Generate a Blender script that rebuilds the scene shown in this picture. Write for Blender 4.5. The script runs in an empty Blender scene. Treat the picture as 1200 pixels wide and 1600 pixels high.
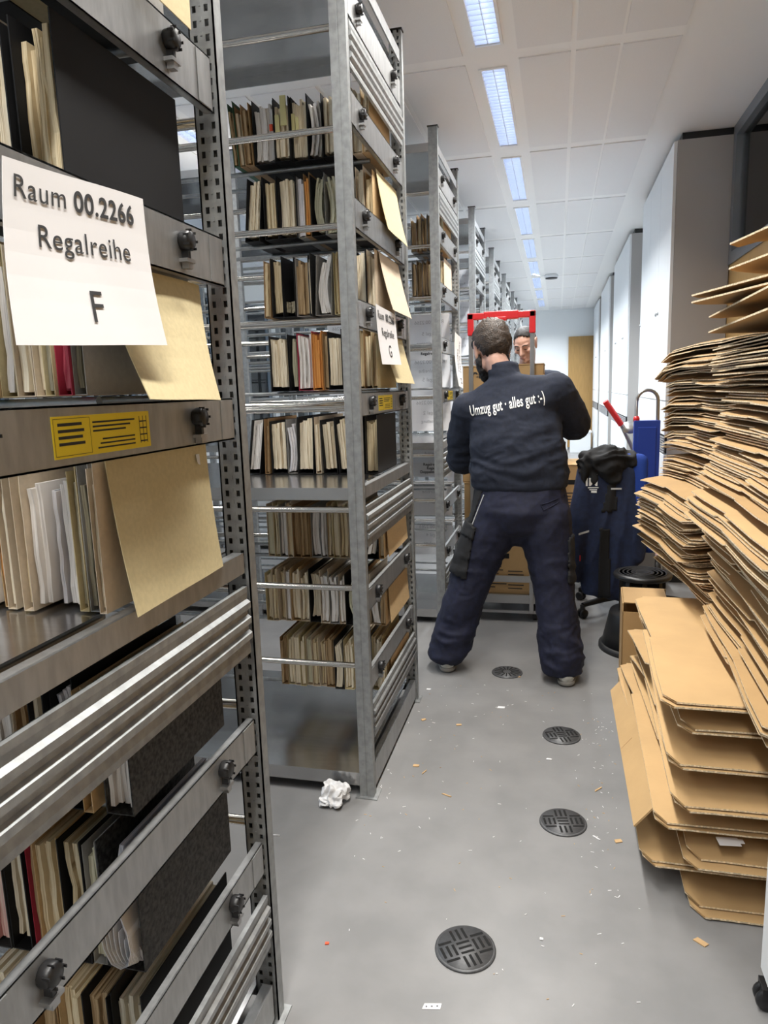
import bpy, bmesh, math, random
from mathutils import Vector, Matrix, noise
from mathutils.bvhtree import BVHTree
random.seed(7)
C = bpy.context.scene.collection
PI = math.pi
V = Vector
ORD = ('first second third fourth fifth sixth seventh eighth ninth tenth eleventh twelfth thirteenth fourteenth fifteenth '
       'sixteenth seventeenth eighteenth nineteenth twentieth').split()
def ordinal(n):
    if n <= 20: return ORD[n-1]
    tens = {2: 'twenty', 3: 'thirty', 4: 'forty', 5: 'fifty', 6: 'sixty', 7: 'seventy'}[n // 10]
    return (tens[:-1] + 'ieth') if n % 10 == 0 else tens + '-' + ORD[n % 10 - 1]

# ------------------------------------------------------------------ materials
def _mat(name):
    m = bpy.data.materials.new(name); m.use_nodes = True
    nt = m.node_tree
    return m, nt, nt.nodes['Principled BSDF']
def mat(name, col, rough=.6, metal=0., var=0., scale=30., stretch=(1, 1, 1), bump=0., bscale=None, spec=None, col2=None, detail=4.):
    m, nt, b = _mat(name)
    b.inputs['Roughness'].default_value = rough
    b.inputs['Metallic'].default_value = metal
    if spec is not None: b.inputs['Specular IOR Level'].default_value = spec
    b.inputs['Base Color'].default_value = (*col, 1)
    if var or col2 or bump:
        tc = nt.nodes.new('ShaderNodeTexCoord'); mp = nt.nodes.new('ShaderNodeMapping')
        mp.inputs['Scale'].default_value = stretch
        nt.links.new(tc.outputs['Object'], mp.inputs['Vector'])
        nz = nt.nodes.new('ShaderNodeTexNoise'); nz.inputs['Scale'].default_value = scale; nz.inputs['Detail'].default_value = detail
        nt.links.new(mp.outputs['Vector'], nz.inputs['Vector'])
        if var or col2:
            cr = nt.nodes.new('ShaderNodeValToRGB')
            c2 = col2 or tuple(min(1, c*(1+var)) for c in col)
            c1 = col if col2 else tuple(c*(1-var) for c in col)
            cr.color_ramp.elements[0].position = .35; cr.color_ramp.elements[1].position = .65
            cr.color_ramp.elements[0].color = (*c1, 1); cr.color_ramp.elements[1].color = (*c2, 1)
            nt.links.new(nz.outputs['Fac'], cr.inputs['Fac']); nt.links.new(cr.outputs['Color'], b.inputs['Base Color'])
        if bump:
            n2 = nz
            if bscale:
                n2 = nt.nodes.new('ShaderNodeTexNoise'); n2.inputs['Scale'].default_value = bscale; n2.inputs['Detail'].default_value = 3
                nt.links.new(mp.outputs['Vector'], n2.inputs['Vector'])
            bp = nt.nodes.new('ShaderNodeBump'); bp.inputs['Strength'].default_value = bump; bp.inputs['Distance'].default_value = .01
            nt.links.new(n2.outputs['Fac'], bp.inputs['Height']); nt.links.new(bp.outputs['Normal'], b.inputs['Normal'])
    return m
def pages_mat(name, a, b_, c):
    """edges of a pad of paper: very fine stripes across the thickness (x)"""
    m, nt, b = _mat(name)
    tc = nt.nodes.new('ShaderNodeTexCoord'); mp = nt.nodes.new('ShaderNodeMapping')
    mp.inputs['Scale'].default_value = (420, 3, 7)
    nt.links.new(tc.outputs['Object'], mp.inputs['Vector'])
    oi = nt.nodes.new('ShaderNodeObjectInfo'); ml = nt.nodes.new('ShaderNodeMath'); ml.operation = 'MULTIPLY'; ml.inputs[1].default_value = 50
    nt.links.new(oi.outputs['Random'], ml.inputs[0]); nt.links.new(ml.outputs[0], mp.inputs['Location'])
    nz = nt.nodes.new('ShaderNodeTexNoise'); nz.inputs['Scale'].default_value = 1.; nz.inputs['Detail'].default_value = 3
    nt.links.new(mp.outputs['Vector'], nz.inputs['Vector'])
    cr = nt.nodes.new('ShaderNodeValToRGB')
    e = cr.color_ramp.elements
    e[0].position = .3; e[0].color = (*a, 1); e[1].position = .7; e[1].color = (*c, 1)
    k = cr.color_ramp.elements.new(.46); k.color = (*b_, 1)
    nt.links.new(nz.outputs['Fac'], cr.inputs['Fac']); nt.links.new(cr.outputs['Color'], b.inputs['Base Color'])
    bp = nt.nodes.new('ShaderNodeBump'); bp.inputs['Strength'].default_value = .5; bp.inputs['Distance'].default_value = .002
    nt.links.new(nz.outputs['Fac'], bp.inputs['Height']); nt.links.new(bp.outputs['Normal'], b.inputs['Normal'])
    b.inputs['Roughness'].default_value = .85
    return m
def emis(name, col, s):
    m, nt, b = _mat(name)
    b.inputs['Base Color'].default_value = (*col, 1)
    b.inputs['Emission Color'].default_value = (*col, 1); b.inputs['Emission Strength'].default_value = s
    return m
M = {}
M['galv'] = mat('galvanised_steel', (.40, .405, .405), .42, .85, .10, 60, (1, 1, .25), .05)
M['galv_dull'] = mat('galvanised_steel_dull', (.36, .37, .37), .5, .8, .14, 40)
M['shelf'] = mat('polished_sheet_steel', (.52, .52, .52), .2, .95, .05, 14, (1, 6, 1))
M['chrome'] = mat('chromed_rail', (.74, .71, .66), .16, 1.)
M['dark'] = mat('dark_plastic', (.012, .012, .013), .4)
M['black'] = mat('black_rubber', (.016, .016, .017), .55)
M['yellow'] = mat('yellow_label', (.82, .62, .02), .5)
M['ink'] = mat('black_ink', (.02, .02, .022), .7)
M['faint'] = mat('ink_showing_through', (.42, .42, .43), .8)
M['white_ink'] = mat('white_print', (.80, .80, .76), .7)
M['paper'] = mat('white_paper', (.74, .73, .735), .75, 0, .02, 6)
M['paper_grey'] = mat('thin_paper', (.76, .77, .79), .8, 0, .04, 5)
M['ceil'] = mat('ceiling_metal_band', (.90, .90, .89), .5)
M['panel'] = mat('perforated_ceiling_panel', (.82, .82, .82), .6, 0, .05, 700, detail=1)
M['wall'] = mat('white_wall_paint', (.84, .86, .86), .7)
M['cab'] = mat('white_laminate', (.80, .82, .83), .38)
M['cabside'] = mat('grey_wall_and_shaded_side', (.40, .385, .37), .5)  # cabinet sides: shade put into the laminate colour; also the grey outer walls
M['line'] = mat('dark_grey_mark', (.10, .10, .11), .8)  # plain dark grey, used for the punched holes
M['grille'] = mat('grey_grille', (.30, .30, .31), .5)
M['floor'] = mat('grey_linoleum', (.205, .204, .203), .34, 0, 0, 5, (1, 1, 1), .03, 40, .35, (.245, .242, .240), 8)
M['kraft'] = mat('corrugated_board', (.42, .265, .115), .8, 0, .06, 5, (1, 1, 1), .05, 60)
M['kraft2'] = mat('corrugated_board_paler', (.50, .325, .15), .8, 0, .06, 5, (1, 1, 1), .05, 60)
M['kraft_edge'] = mat('board_cut_edge', (.74, .60, .40), .85, 0, .3, 160)
M['wood'] = mat('beech_veneer', (.42, .25, .085), .45, 0, .10, 8, (10, 10, .6))
M['alu'] = mat('grey_window_frame', (.20, .215, .23), .4, .3)
M['navy'] = mat('navy_fleece', (.009, .013, .027), .9, 0, .2, 60, bump=.08, bscale=240)
M['trouser'] = mat('blue_work_cloth', (.006, .008, .027), .8, 0, .25, 50, bump=.1, bscale=300)
M['blackcloth'] = mat('black_cloth', (.008, .008, .009), .85, bump=.1, scale=200)
M['jacket'] = mat('blue_softshell', (.008, .016, .05), .75, 0, .2, 40, bump=.05, bscale=200)
M['grey_trim'] = mat('reflective_trim', (.55, .55, .54), .5)
M['skin'] = mat('skin', (.56, .33, .25), .55, 0, .08, 25)
M['hair1'] = mat('brown_hair', (.036, .022, .013), .55, 0, .45, 90, (1, .25, 1), .6, 160)
M['hair2'] = mat('dark_hair', (.018, .014, .012), .6, 0, .4, 120, bump=.4, bscale=300)
M['shoe'] = mat('pale_grey_shoe', (.52, .52, .48), .6, 0, .2, 30)
M['sole'] = mat('grey_sole', (.22, .21, .19), .7)
M['eye'] = mat('eye_white', (.75, .72, .70), .3)
M['iris'] = mat('dark_iris', (.02, .015, .012), .2)
M['lip'] = mat('lips', (.44, .20, .17), .5)
M['red'] = mat('red_plastic', (.66, .025, .03), .38)
M['blue'] = mat('blue_plastic', (.02, .055, .33), .4)
M['seat'] = mat('blue_upholstery', (.012, .05, .30), .85)
M['steel'] = mat('brushed_tube', (.42, .42, .42), .35, .9)
M['drain'] = mat('cast_grey_plate', (.085, .086, .089), .45, .25, .15, 90)
M['hole'] = mat('dark_void', (.004, .004, .004), .9)
M['reflector'] = mat('lamp_reflector', (.80, .84, .90), .25, .6)
M['tube'] = emis('lamp_tube', (.86, .91, 1.), 2.2)
M['diff'] = emis('lamp_diffuser', (.66, .76, 1.), 1.15)
M['chip'] = mat('cardboard_scrap', (.52, .34, .17), .8)
M['crumple'] = mat('crumpled_tissue', (.75, .75, .75), .8, 0, .1, 40)
M['pink_flap'] = mat('pink_paper', (.72, .38, .36), .8)
M['screen'] = mat('monitor_black', (.02, .02, .022), .25)
# paper edges
PG = {
 'cream': pages_mat('cream_paper_edges', (.40, .31, .19), (.72, .62, .45), (.84, .77, .62)),
 'yellowed': pages_mat('yellowed_paper_edges', (.32, .23, .12), (.64, .52, .32), (.76, .66, .46)),
 'white': pages_mat('white_paper_edges', (.42, .39, .36), (.74, .70, .66), (.86, .83, .79)),
 'brown': pages_mat('brown_paper_edges', (.15, .09, .04), (.36, .24, .12), (.56, .42, .25)),
 'greenish': pages_mat('greenish_paper_edges', (.22, .21, .12), (.52, .50, .36), (.68, .65, .50)),
 'pink': pages_mat('pink_paper_edges', (.52, .20, .19), (.70, .45, .40), (.80, .70, .58)),
 'red': pages_mat('red_folder_edges', (.32, .03, .06), (.55, .07, .12), (.62, .16, .20)),
 'bluish': pages_mat('bluish_paper_edges', (.20, .24, .32), (.66, .64, .66), (.82, .78, .78)),
 'orange': pages_mat('orange_folder_edges', (.42, .15, .03), (.58, .24, .05), (.62, .30, .09)),
 'olive': pages_mat('olive_folder_edges', (.13, .11, .07), (.27, .24, .16), (.38, .34, .25)),
}
CV = {
 'black': mat('black_board', (.009, .009, .010), .6, spec=.2),
 'marbled': mat('black_marbled_board', (.010, .010, .010), .55, 0, 0, 130, (1, 1, 1), 0, None, .2, (.060, .058, .055), 3),
 'manila': mat('manila_card', (.56, .47, .27), .75, 0, .05, 120),
 'tan': mat('tan_card', (.56, .39, .20), .75, 0, .06, 90),
 'beige': mat('beige_card', (.62, .52, .39), .75, 0, .05, 90),
 'brown': mat('brown_card', (.33, .20, .09), .75, 0, .08, 60),
 'grey': mat('grey_card', (.30, .29, .27), .75, 0, .05, 90),
 'green': mat('green_card', (.04, .11, .06), .7),
 'orange': mat('orange_card', (.52, .20, .04), .65),
 'red': mat('red_card', (.46, .04, .08), .65),
 'darkgrey': mat('charcoal_card', (.030, .029, .028), .6, spec=.25),
}

# ------------------------------------------------------------------ mesh builder
class MB:
    def __init__(s): s.v = []; s.f = []; s.m = []; s.sm = []
    def add(s, vs, fs, mi=0, smooth=False, T=None):
        b = len(s.v)
        s.v += [tuple(T @ V(p)) if T else tuple(p) for p in vs]
        for f in fs: s.f.append([i+b for i in f]); s.m.append(mi); s.sm.append(smooth)
    def box(s, x0, x1, y0, y1, z0, z1, mi=0, T=None):
        vs = [(x0,y0,z0),(x1,y0,z0),(x1,y1,z0),(x0,y1,z0),(x0,y0,z1),(x1,y0,z1),(x1,y1,z1),(x0,y1,z1)]
        s.add(vs, [(0,3,2,1),(4,5,6,7),(0,1,5,4),(1,2,6,5),(2,3,7,6),(3,0,4,7)], mi, False, T)
    def prism(s, pts, axis, a, b, mi=0, T=None, smooth=False):
        """2-D outline pts swept along axis (0,1,2) from a to b"""
        def P(p, t):
            return (t, p[0], p[1]) if axis == 0 else (p[0], t, p[1]) if axis == 1 else (p[0], p[1], t)
        n = len(pts)
        vs = [P(p, a) for p in pts]+[P(p, b) for p in pts]
        fs = [list(range(n))[::-1], list(range(n, 2*n))]+[(i, (i+1) % n, n+(i+1) % n, n+i) for i in range(n)]
        s.add(vs, fs, mi, smooth, T)
    def tube(s, pts, r, n=10, mi=0, closed=False):
        pts = [V(p) for p in pts]; k = len(pts)
        rs = r if isinstance(r, (list, tuple)) else [r]*k
        rings = []; up = None
        for i, p in enumerate(pts):
            d = (pts[min(i+1, k-1)]-pts[max(i-1, 0)])
            if closed: d = pts[(i+1) % k]-pts[i-1]
            d.normalize()
            if up is None: up = V((0, 0, 1)) if abs(d.z) < .9 else V((1, 0, 0))
            a = d.cross(up).normalized(); up = a.cross(d).normalized()
            rings.append([p+(a*math.cos(2*PI*j/n)+up*math.sin(2*PI*j/n))*rs[i] for j in range(n)])
        vs = [q for r_ in rings for q in r_]; fs = []
        for i in range(k if closed else k-1):
            o = (i+1) % k
            for j in range(n): fs.append((i*n+j, i*n+(j+1) % n, o*n+(j+1) % n, o*n+j))
        s.add(vs, fs, mi, True)
        if not closed:
            s.add(rings[0], [list(range(n))], mi); s.add(rings[-1], [list(range(n))[::-1]], mi)
    def lathe(s, prof, c=(0, 0, 0), n=24, mi=0, smooth=True, T=None):
        """prof: list of (r, z), bottom to top"""
        vs = []; fs = []
        for r, z in prof:
            for j in range(n): vs.append((c[0]+r*math.cos(2*PI*j/n), c[1]+r*math.sin(2*PI*j/n), c[2]+z))
        for i in range(len(prof)-1):
            for j in range(n): fs.append((i*n+j, i*n+(j+1) % n, (i+1)*n+(j+1) % n, (i+1)*n+j))
        fs.append(list(range(n))[::-1]); fs.append([len(vs)-n+j for j in range(n)])
        s.add(vs, fs, mi, smooth, T)
    def mesh(s, name, mats):
        me = bpy.data.meshes.new(name); me.from_pydata(s.v, [], s.f)
        for m in (mats if isinstance(mats, (list, tuple)) else [mats]): me.materials.append(m)
        me.polygons.foreach_set('material_index', s.m); me.polygons.foreach_set('use_smooth', s.sm)
        bm = bmesh.new(); bm.from_mesh(me); bmesh.ops.recalc_face_normals(bm, faces=bm.faces); bm.to_mesh(me); bm.free()
        me.update(); return me
    def build(s, name, mats, parent=None, loc=None, rot=None, bevel=0):
        return link(name, s.mesh(name, mats), parent, loc, rot, bevel)
def link(name, me, parent=None, loc=None, rot=None, bevel=0):
    o = bpy.data.objects.new(name, me); C.objects.link(o)
    if parent: o.parent = parent
    if loc is not None: o.location = loc
    if rot is not None: o.rotation_euler = rot
    if bevel:
        b = o.modifiers.new('bevel', 'BEVEL'); b.width = bevel; b.segments = 2; b.limit_method = 'ANGLE'
    return o
def tag(o, label=None, cat=None, group=None, kind=None):
    if label:
        n = len(label.split()); assert 4 <= n <= 16, (n, label)
        o['label'] = label
    if cat: o['category'] = cat
    if group: o['group'] = group
    if kind: o['kind'] = kind
    return o
def empty(name, loc=(0, 0, 0), rz=0.):
    o = bpy.data.objects.new(name, None); C.objects.link(o); o.location = loc; o.rotation_euler = (0, 0, rz); o.empty_display_size = .1
    return o
def copy_tree(o, parent=None):
    c = o.copy(); C.objects.link(c)
    if parent: c.parent = parent
    for ch in [x for x in C.objects if x.parent == o]: copy_tree(ch, c)
    return c
def text_mesh(name, body, size, mat_, bold=0., align='CENTER', xs=1.):
    cu = bpy.data.curves.new('lettering_curve', 'FONT'); cu.body = body; cu.size = size; cu.align_x = align; cu.offset = bold; cu.extrude = .0002; cu.space_character = 1.06
    t = bpy.data.objects.new('lettering_source', cu); C.objects.link(t)
    dg = bpy.context.evaluated_depsgraph_get(); dg.update()
    me = bpy.data.meshes.new_from_object(t.evaluated_get(dg)); me.name = name
    bpy.data.objects.remove(t)
    me.materials.clear(); me.materials.append(mat_)
    for v in me.vertices: v.co.x *= xs
    return me
def join_meshes(name, items, mat_):
    """items: (mesh, Matrix)"""
    bm = bmesh.new()
    for me, T in items:
        me.transform(T); bm.from_mesh(me); bpy.data.meshes.remove(me)
    out = bpy.data.meshes.new(name); bm.to_mesh(out); bm.free(); out.materials.append(mat_)
    return out

# ------------------------------------------------------------------ camera
cam = bpy.data.cameras.new('camera'); co = bpy.data.objects.new('camera', cam); C.objects.link(co)
cam.sensor_fit = 'VERTICAL'; cam.sensor_height = 36; cam.lens = 36*1110/1600; cam.clip_start = .02
HC = 1.45
def basis():
    f = 1110.; v1 = V((272, -200, f)); hd = V((4838, -156, 0))
    Y = v1.normalized(); X = (hd-Y*hd.dot(Y)).normalized(); Z = X.cross(Y)
    if Z.y > 0: Z = -Z
    return X, Y, Z
X_, Y_, Z_ = basis()
R = Matrix((X_, Y_, Z_))                      # world = R @ (right, down, forward)
r_, d_, f_ = R.col[0], R.col[1], R.col[2]
co.matrix_world = Matrix(((r_.x, -d_.x, -f_.x, 0), (r_.y, -d_.y, -f_.y, 0), (r_.z, -d_.z, -f_.z, HC), (0, 0, 0, 1)))
bpy.context.scene.camera = co

# ------------------------------------------------------------------ setting
CZ = 3.05; YE = 16.5; XL = -4.4; XR = 1.10; YB = -2.6
def struct(name, mb, mats, **k):
    return tag(mb.build(name, mats, **k), kind='structure')
m = MB(); m.box(XL, 2.4, YB, YE, -.1, 0); struct('floor', m, M['floor'])
m = MB(); m.box(XL, XR, YE, YE+.1, 0, CZ); struct('wall_back', m, M['wall'])
m = MB(); m.box(XL, 2.4, YB-.1, YB, 0, CZ); struct('wall_front', m, M['wall'])
# ceiling: bands, recessed channels for two lamp rows, perforated panels
LAMPX = [(-.405, -.275), (-2.305, -2.175)]
LY = [-2.08+1.49*k+.0 for k in range(13)]         # band centres: 3.86 is one of them
LY = [3.86+1.49*k for k in range(-4, 9)]
m = MB()
edges = [XL]+[x for p in LAMPX[::-1] for x in p]+[2.4]
for k in range(0, len(edges), 2): m.box(edges[k], edges[k+1], YB, YE, CZ, CZ+.1)
for a, b in LAMPX:
    ys = [YB]
    for y in LY: ys += [max(YB, y-.125), y+.125]
    ys.append(YE)
    m.box(a, b, YB, LY[0]+.125, CZ, CZ+.1)
    for y in LY: m.box(a, b, y-.125, y+.125, CZ, CZ+.1)
    m.box(a, b, LY[-1]+.125, YE, CZ, CZ+.1)
cells = [(-.83, -.47), (-.205, .045), (.07, .275), (.29, .555), (-1.24, -.86), (-1.64, -1.27), (-2.10, -1.67), (-2.75, -2.38), (-3.2, -2.78), (-3.65, -3.23), (-4.1, -3.68)]
for i in range(len(LY)):
    y0 = LY[i]+.055; y1 = LY[i]+1.49-.055
    if y1 > YE: y1 = YE-.05
    for a, b in cells: m.box(a, b, y0, y1, CZ-.006, CZ, 1)
struct('ceiling', m, [M['ceil'], M['panel']])
# left wall with a ribbon of windows
m = MB(); WZ0, WZ1 = .95, 2.75
m.box(XL-.15, XL, YB, YE, 0, WZ0); m.box(XL-.15, XL, YB, YE, WZ1, CZ)
wy = [YB+.4+1.9*k for k in range(10)]
m.box(XL-.15, XL, YB, wy[0], WZ0, WZ1)
for a in wy: m.box(XL-.15, XL, a+1.6, min(a+1.9, YE), WZ0, WZ1)
struct('wall_left', m, M['wall'])
def pane_mat():
    m_, nt, b = _mat('window_glass')
    tr = nt.nodes.new('ShaderNodeBsdfTransparent'); gl = nt.nodes.new('ShaderNodeBsdfGlossy'); gl.inputs['Roughness'].default_value = .02
    fr = nt.nodes.new('ShaderNodeFresnel'); fr.inputs['IOR'].default_value = 1.45
    mx = nt.nodes.new('ShaderNodeMixShader'); nt.links.new(fr.outputs[0], mx.inputs[0]); nt.links.new(tr.outputs[0], mx.inputs[1]); nt.links.new(gl.outputs[0], mx.inputs[2])
    nt.links.new(mx.outputs[0], nt.nodes['Material Output'].inputs['Surface']); return m_
M['glass'] = pane_mat()
for i, a in enumerate(wy):
    m = MB()
    for y0, y1 in ((a, a+.05), (a+.775, a+.825), (a+1.55, a+1.6)): m.box(XL-.10, XL-.05, y0, y1, WZ0, WZ1)
    for z0, z1 in ((WZ0, WZ0+.05), (WZ1-.05, WZ1)): m.box(XL-.10, XL-.05, a, a+1.6, z0, z1)
    w = struct('window_%d' % (i+2), m, M['alu'])
    g = MB(); g.box(XL-.08, XL-.075, a+.05, a+.775, WZ0+.05, WZ1-.05); g.box(XL-.08, XL-.075, a+.825, a+1.55, WZ0+.05, WZ1-.05)
    g.build('window_pane', M['glass'], w)
# right side: near partition with glazing above a beech panel, then white wall behind the cabinets
m = MB(); m.box(XR, XR+.06, YB, 5.42, 0, 2.19); struct('wall_right', m, M['wood'])
m = MB(); m.box(XR, XR+.1, 5.42, YE, 0, CZ); struct('wall_right_far', m, M['wall'])
m = MB(); W0, W1, WY = 2.19, CZ, 5.34
m.box(XR-.01, XR+.07, YB, WY, W0, W0+.075); m.box(XR-.01, XR+.07, YB, WY, W1-.07, W1)
for y0 in (WY-.075, WY-2.4, WY-4.8, YB): m.box(XR-.01, XR+.07, y0, y0+.075, W0+.075, W1-.07)
w = struct('window_1', m, M['alu'])
g = MB()
for y0, y1 in ((WY-2.325, WY-.075), (WY-4.725, WY-2.4), (YB+.075, WY-4.8)): g.box(XR+.03, XR+.036, y0, y1, W0+.075, W1-.07)
g.build('window_pane', M['glass'], w)
m = MB(); m.box(2.4, 2.5, YB-.1, 5.42, 0, CZ); struct('wall_outer', m, M['cabside'])
m = MB(); m.box(XR+.1, 2.4, 5.32, 5.42, 0, CZ); struct('wall_outer_end', m, M['cabside'])
m = MB(); m.box(XR+.1, 2.4, 5.25, 5.32, 2.86, 2.93); struct('trim_1', m, M['dark'])
# beech door in the back wall
m = MB(); m.box(.215, .835, YE-.05, YE-.003, .05, 2.46); dr = struct('door_1', m, M['wood'])
h = MB(); h.tube([(.30, YE-.05, 1.12), (.30, YE-.10, 1.12), (.43, YE-.10, 1.12)], .011); h.box(.28, .32, YE-.056, YE-.05, 1.04, 1.16); h.build('door_handle', M['steel'], dr)

# tall white cabinets
XC = .73
def cabinet(y0, y1, label):
    r = empty('tall_cabinet', (0, y0, 0)); L = y1-y0
    b = MB(); b.box(XC+.022, XR-.005, 0, L, .06, 3.005); b.box(XC+.03, XR-.005, .01, L-.01, 0, .06, 1); b.build('carcass', [M['cabside'], M['dark']], r)
    b = MB(); b.box(XC+.05, XR-.01, .005, L-.005, 3.005, CZ-.002); b.build('top_gap_strip', M['dark'], r)
    n = max(2, round(L/.62)); w = L/n
    for k in range(n):
        d = MB(); ya, yb = k*w+.003, (k+1)*w-.003
        d.box(XC, XC+.021, ya, yb, 1.31, 3.0); d.box(XC, XC+.021, ya, yb, .06, .93); d.box(XC, XC+.021, ya, yb, 1.07, 1.304)
        dd = d.build('door', M['cab'], r, bevel=.0015)
        kb = MB(); kb.lathe([(.012, 0), (.012, .008), (.009, .012)], n=12, T=Matrix.Translation((XC-.0005, (yb-.05 if k % 2 == 0 else ya+.05), 1.95)) @ Matrix.Rotation(-PI/2, 4, 'Y')); kb.build('lock', M['steel'], dd)
    for k in range(n):
        g = MB(); ya, yb = k*w+.02, (k+1)*w-.02
        g.box(XC+.008, XC+.021, ya, yb, .94, 1.06, 1)
        for q in range(7): g.box(XC, XC+.012, ya, yb, .943+q*.017, .951+q*.017)
        g.build('vent_grille', [M['grille'], M['dark']], r)
    tag(r, label, 'cabinet', 'tall white cabinets along the wall')
cabinet(5.345, 7.12, 'tall white cabinet with shade-darkened end panel beside the glazed partition')
cabinet(8.37, 10.55, 'tall white cabinet second from the glazed partition along the wall')
cabinet(11.45, 13.6, 'tall white cabinet third from the glazed partition, near the beech door')
cabinet(14.4, 16.3, 'tall white cabinet in the far corner above the beech door')
for k, (y0, y1, wh) in enumerate(((7.25, 8.25, 'nearest'), (10.7, 11.3, 'second'), (13.75, 14.3, 'third'))):
    b = MB(); b.box(.84, XR-.01, y0, y1, .08, 1.22); b.box(.83, .84, y0+.03, y1-.03, .15, 1.15); b.box(.88, XR-.02, y0+.05, y1-.05, 0, .08)
    o = b.build('low_cupboard', M['cab'], bevel=.004)
    tag(o, 'low white cupboard in the %s gap between tall cabinets' % wh, 'cupboard', 'low cupboards between cabinets')
# papers box stack at the foot of the beech door
b = MB(); b.box(.26, .68, 15.6, 16.1, 0, .42); b.box(.24, .70, 15.58, 16.12, .42, .45); tag(b.build('low_white_unit', M['cab'], bevel=.004), 'low white unit standing before the beech door', 'cupboard')

# ceiling lamps
def make_lamp():
    r = empty('ceiling_lamp', (0, 0, CZ))
    f = MB()
    hw, hl = .065, .62
    f.box(-hw-.008, -hw+.006, -hl, hl, -.008, .05); f.box(hw-.006, hw+.008, -hl, hl, -.008, .05)
    f.box(-hw, hw, -hl-.004, -hl+.008, -.008, .05); f.box(-hw, hw, hl-.008, hl+.004, -.008, .05)
    f.build('frame', M['ceil'], r)
    d = MB(); d.box(-hw+.006, hw-.006, -hl+.008, hl-.008, .055, .06); d.build('diffuser', M['diff'], r)
    t = MB(); t.tube([(0, -hl+.02, .04), (0, hl-.02, .04)], .012, 10); t.build('tube', M['tube'], r)
    l = MB(); n = 26
    for k in range(n+1):
        y = -hl+.012+k*(2*hl-.024)/n; l.box(-hw+.006, hw-.006, y-.0012, y+.0012, .0, .024)
    l.box(-.0015, .0015, -hl+.01, hl-.01, .0, .024)
    l.build('louvre', M['reflector'], r)
    return r
lamp0 = make_lamp(); first = True; nl = 0
for ri, (a, b_) in enumerate(LAMPX):
    for k in range(len(LY)-1):
        yc = LY[k]+.745
        if ri == 1 and not 0 < yc < 13: continue
        if not first: lp = copy_tree(lamp0)
        else: lp = lamp0; first = False
        lp.location = ((a+b_)/2, yc, CZ)
        nth = k-2
        if ri == 0 and yc > 3: lab = 'recessed louvred strip light over the aisle, %s visible one from the near end' % ordinal(nth)
        elif ri == 0: lab = 'recessed louvred strip light over the aisle, %s one behind the viewpoint' % ordinal(3-k)
        else: lab = 'recessed louvred strip light above the racks left of the aisle, %s in that row' % ordinal(k-1)
        tag(lp, lab, 'ceiling light', 'strip lights over the aisle' if ri == 0 else 'strip lights above the racks')
        L = bpy.data.lights.new('lamp_light', 'AREA'); L.shape = 'RECTANGLE'; L.size = .11; L.size_y = 1.2
        L.energy = (44 if yc < 6 else 85) if ri == 0 else 30; L.spread = 2.25; L.color = (1., .97, .92) if yc < 6 else (.93, .97, 1.)
        lo = bpy.data.objects.new('lamp_light', L); C.objects.link(lo); lo.location = ((a+b_)/2, yc, CZ-.012)
lp = copy_tree(lamp0); lp.location = (1.75, 3.2, CZ-.07); tag(lp, 'added strip light, unseen, brightening the room behind the glazed partition', 'ceiling light')  # invented fitting, added to brighten the view through the glass
L = bpy.data.lights.new('lamp_light', 'AREA'); L.shape = 'RECTANGLE'; L.size = .11; L.size_y = 1.2; L.energy = 45; L.color = (.95, .97, 1.)  # fill light of the added fitting, for the dark room behind the glass
lo = bpy.data.objects.new('lamp_light', L); C.objects.link(lo); lo.location = (1.75, 3.2, CZ-.085)
# smoke detector on the ceiling
b = MB(); b.lathe([(.05, -.055), (.09, -.045), (.10, -.02), (.085, 0)], (-.11, 11.2, CZ-.006)); d = b.build('smoke_detector', M['cab'])
b = MB(); b.lathe([(.085, -.062), (.088, -.05), (.088, -.05)], (-.11, 11.2, CZ-.006)); b.build('sensor_ring', M['dark'], d)
b = MB(); b.tube([(-.2, 11.2, CZ-.02), (-.3, 11.1, CZ-.03), (-.36, 11.0, CZ-.012)], .006); b.build('cable', M['cab'], d)
tag(d, 'round white detector with dark ring on the ceiling', 'detector')

# ------------------------------------------------------------------ racks
DEP = .86; BAY = 1.25; NB = 2; POSTH = 2.88
RAILS = [2.537, 2.251, 1.965, 1.676, 1.394, 1.052, .778, .497]     # front rails
FB = [2.29, 2.02, 1.735, 1.455, 1.130, .79, .515, .235]            # bottoms of the files, tier by tier
STRIPS = [(2.585, 2.685), (2.275, 2.375), (1.965, 2.06), (1.655, 1.745), (1.362, 1.443), (.685, .765), (.395, .472)]
def post_mesh():
    m = MB(); w = .052; d = .032; t = .003
    # front face (y=0) smooth with a rolled groove, outer side (x=0) smooth
    m.box(-w, -w*.52, 0, t, 0, POSTH); m.box(-w*.52, -w*.46, .002, .005, 0, POSTH); m.box(-w*.46, 0, 0, t, 0, POSTH)
    m.box(-t, 0, t, d, 0, POSTH); m.box(-w, -w+t, t, d, 0, POSTH)
    # inner face (y=d) with two columns of slots and a row of dimples
    y0, y1 = d-t, d
    cols = [(-.042, -.034), (-.018, -.010)]
    xs = [-w, cols[0][0], cols[0][1], cols[1][0], cols[1][1], 0]
    m.box(xs[0], xs[1], y0, y1, 0, POSTH); m.box(xs[2], xs[3], y0, y1, 0, POSTH); m.box(xs[4], xs[5], y0, y1, 0, POSTH)
    p = .025; n = int(POSTH/p)
    for a, b in cols:
        for k in range(n):
            m.box(a, b, y0, y1, k*p+.006 if k else 0, (k+1)*p-.006)
    for k in range(n): m.box(-.028, -.024, d, d+.0012, k*p+.004, k*p+.012)
    m.box(-w-.004, .004, -.004, d+.004, POSTH, POSTH+.006, 1)
    return m.mesh('post', [M['galv_dull'], M['dark']])
POST = post_mesh()
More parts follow.
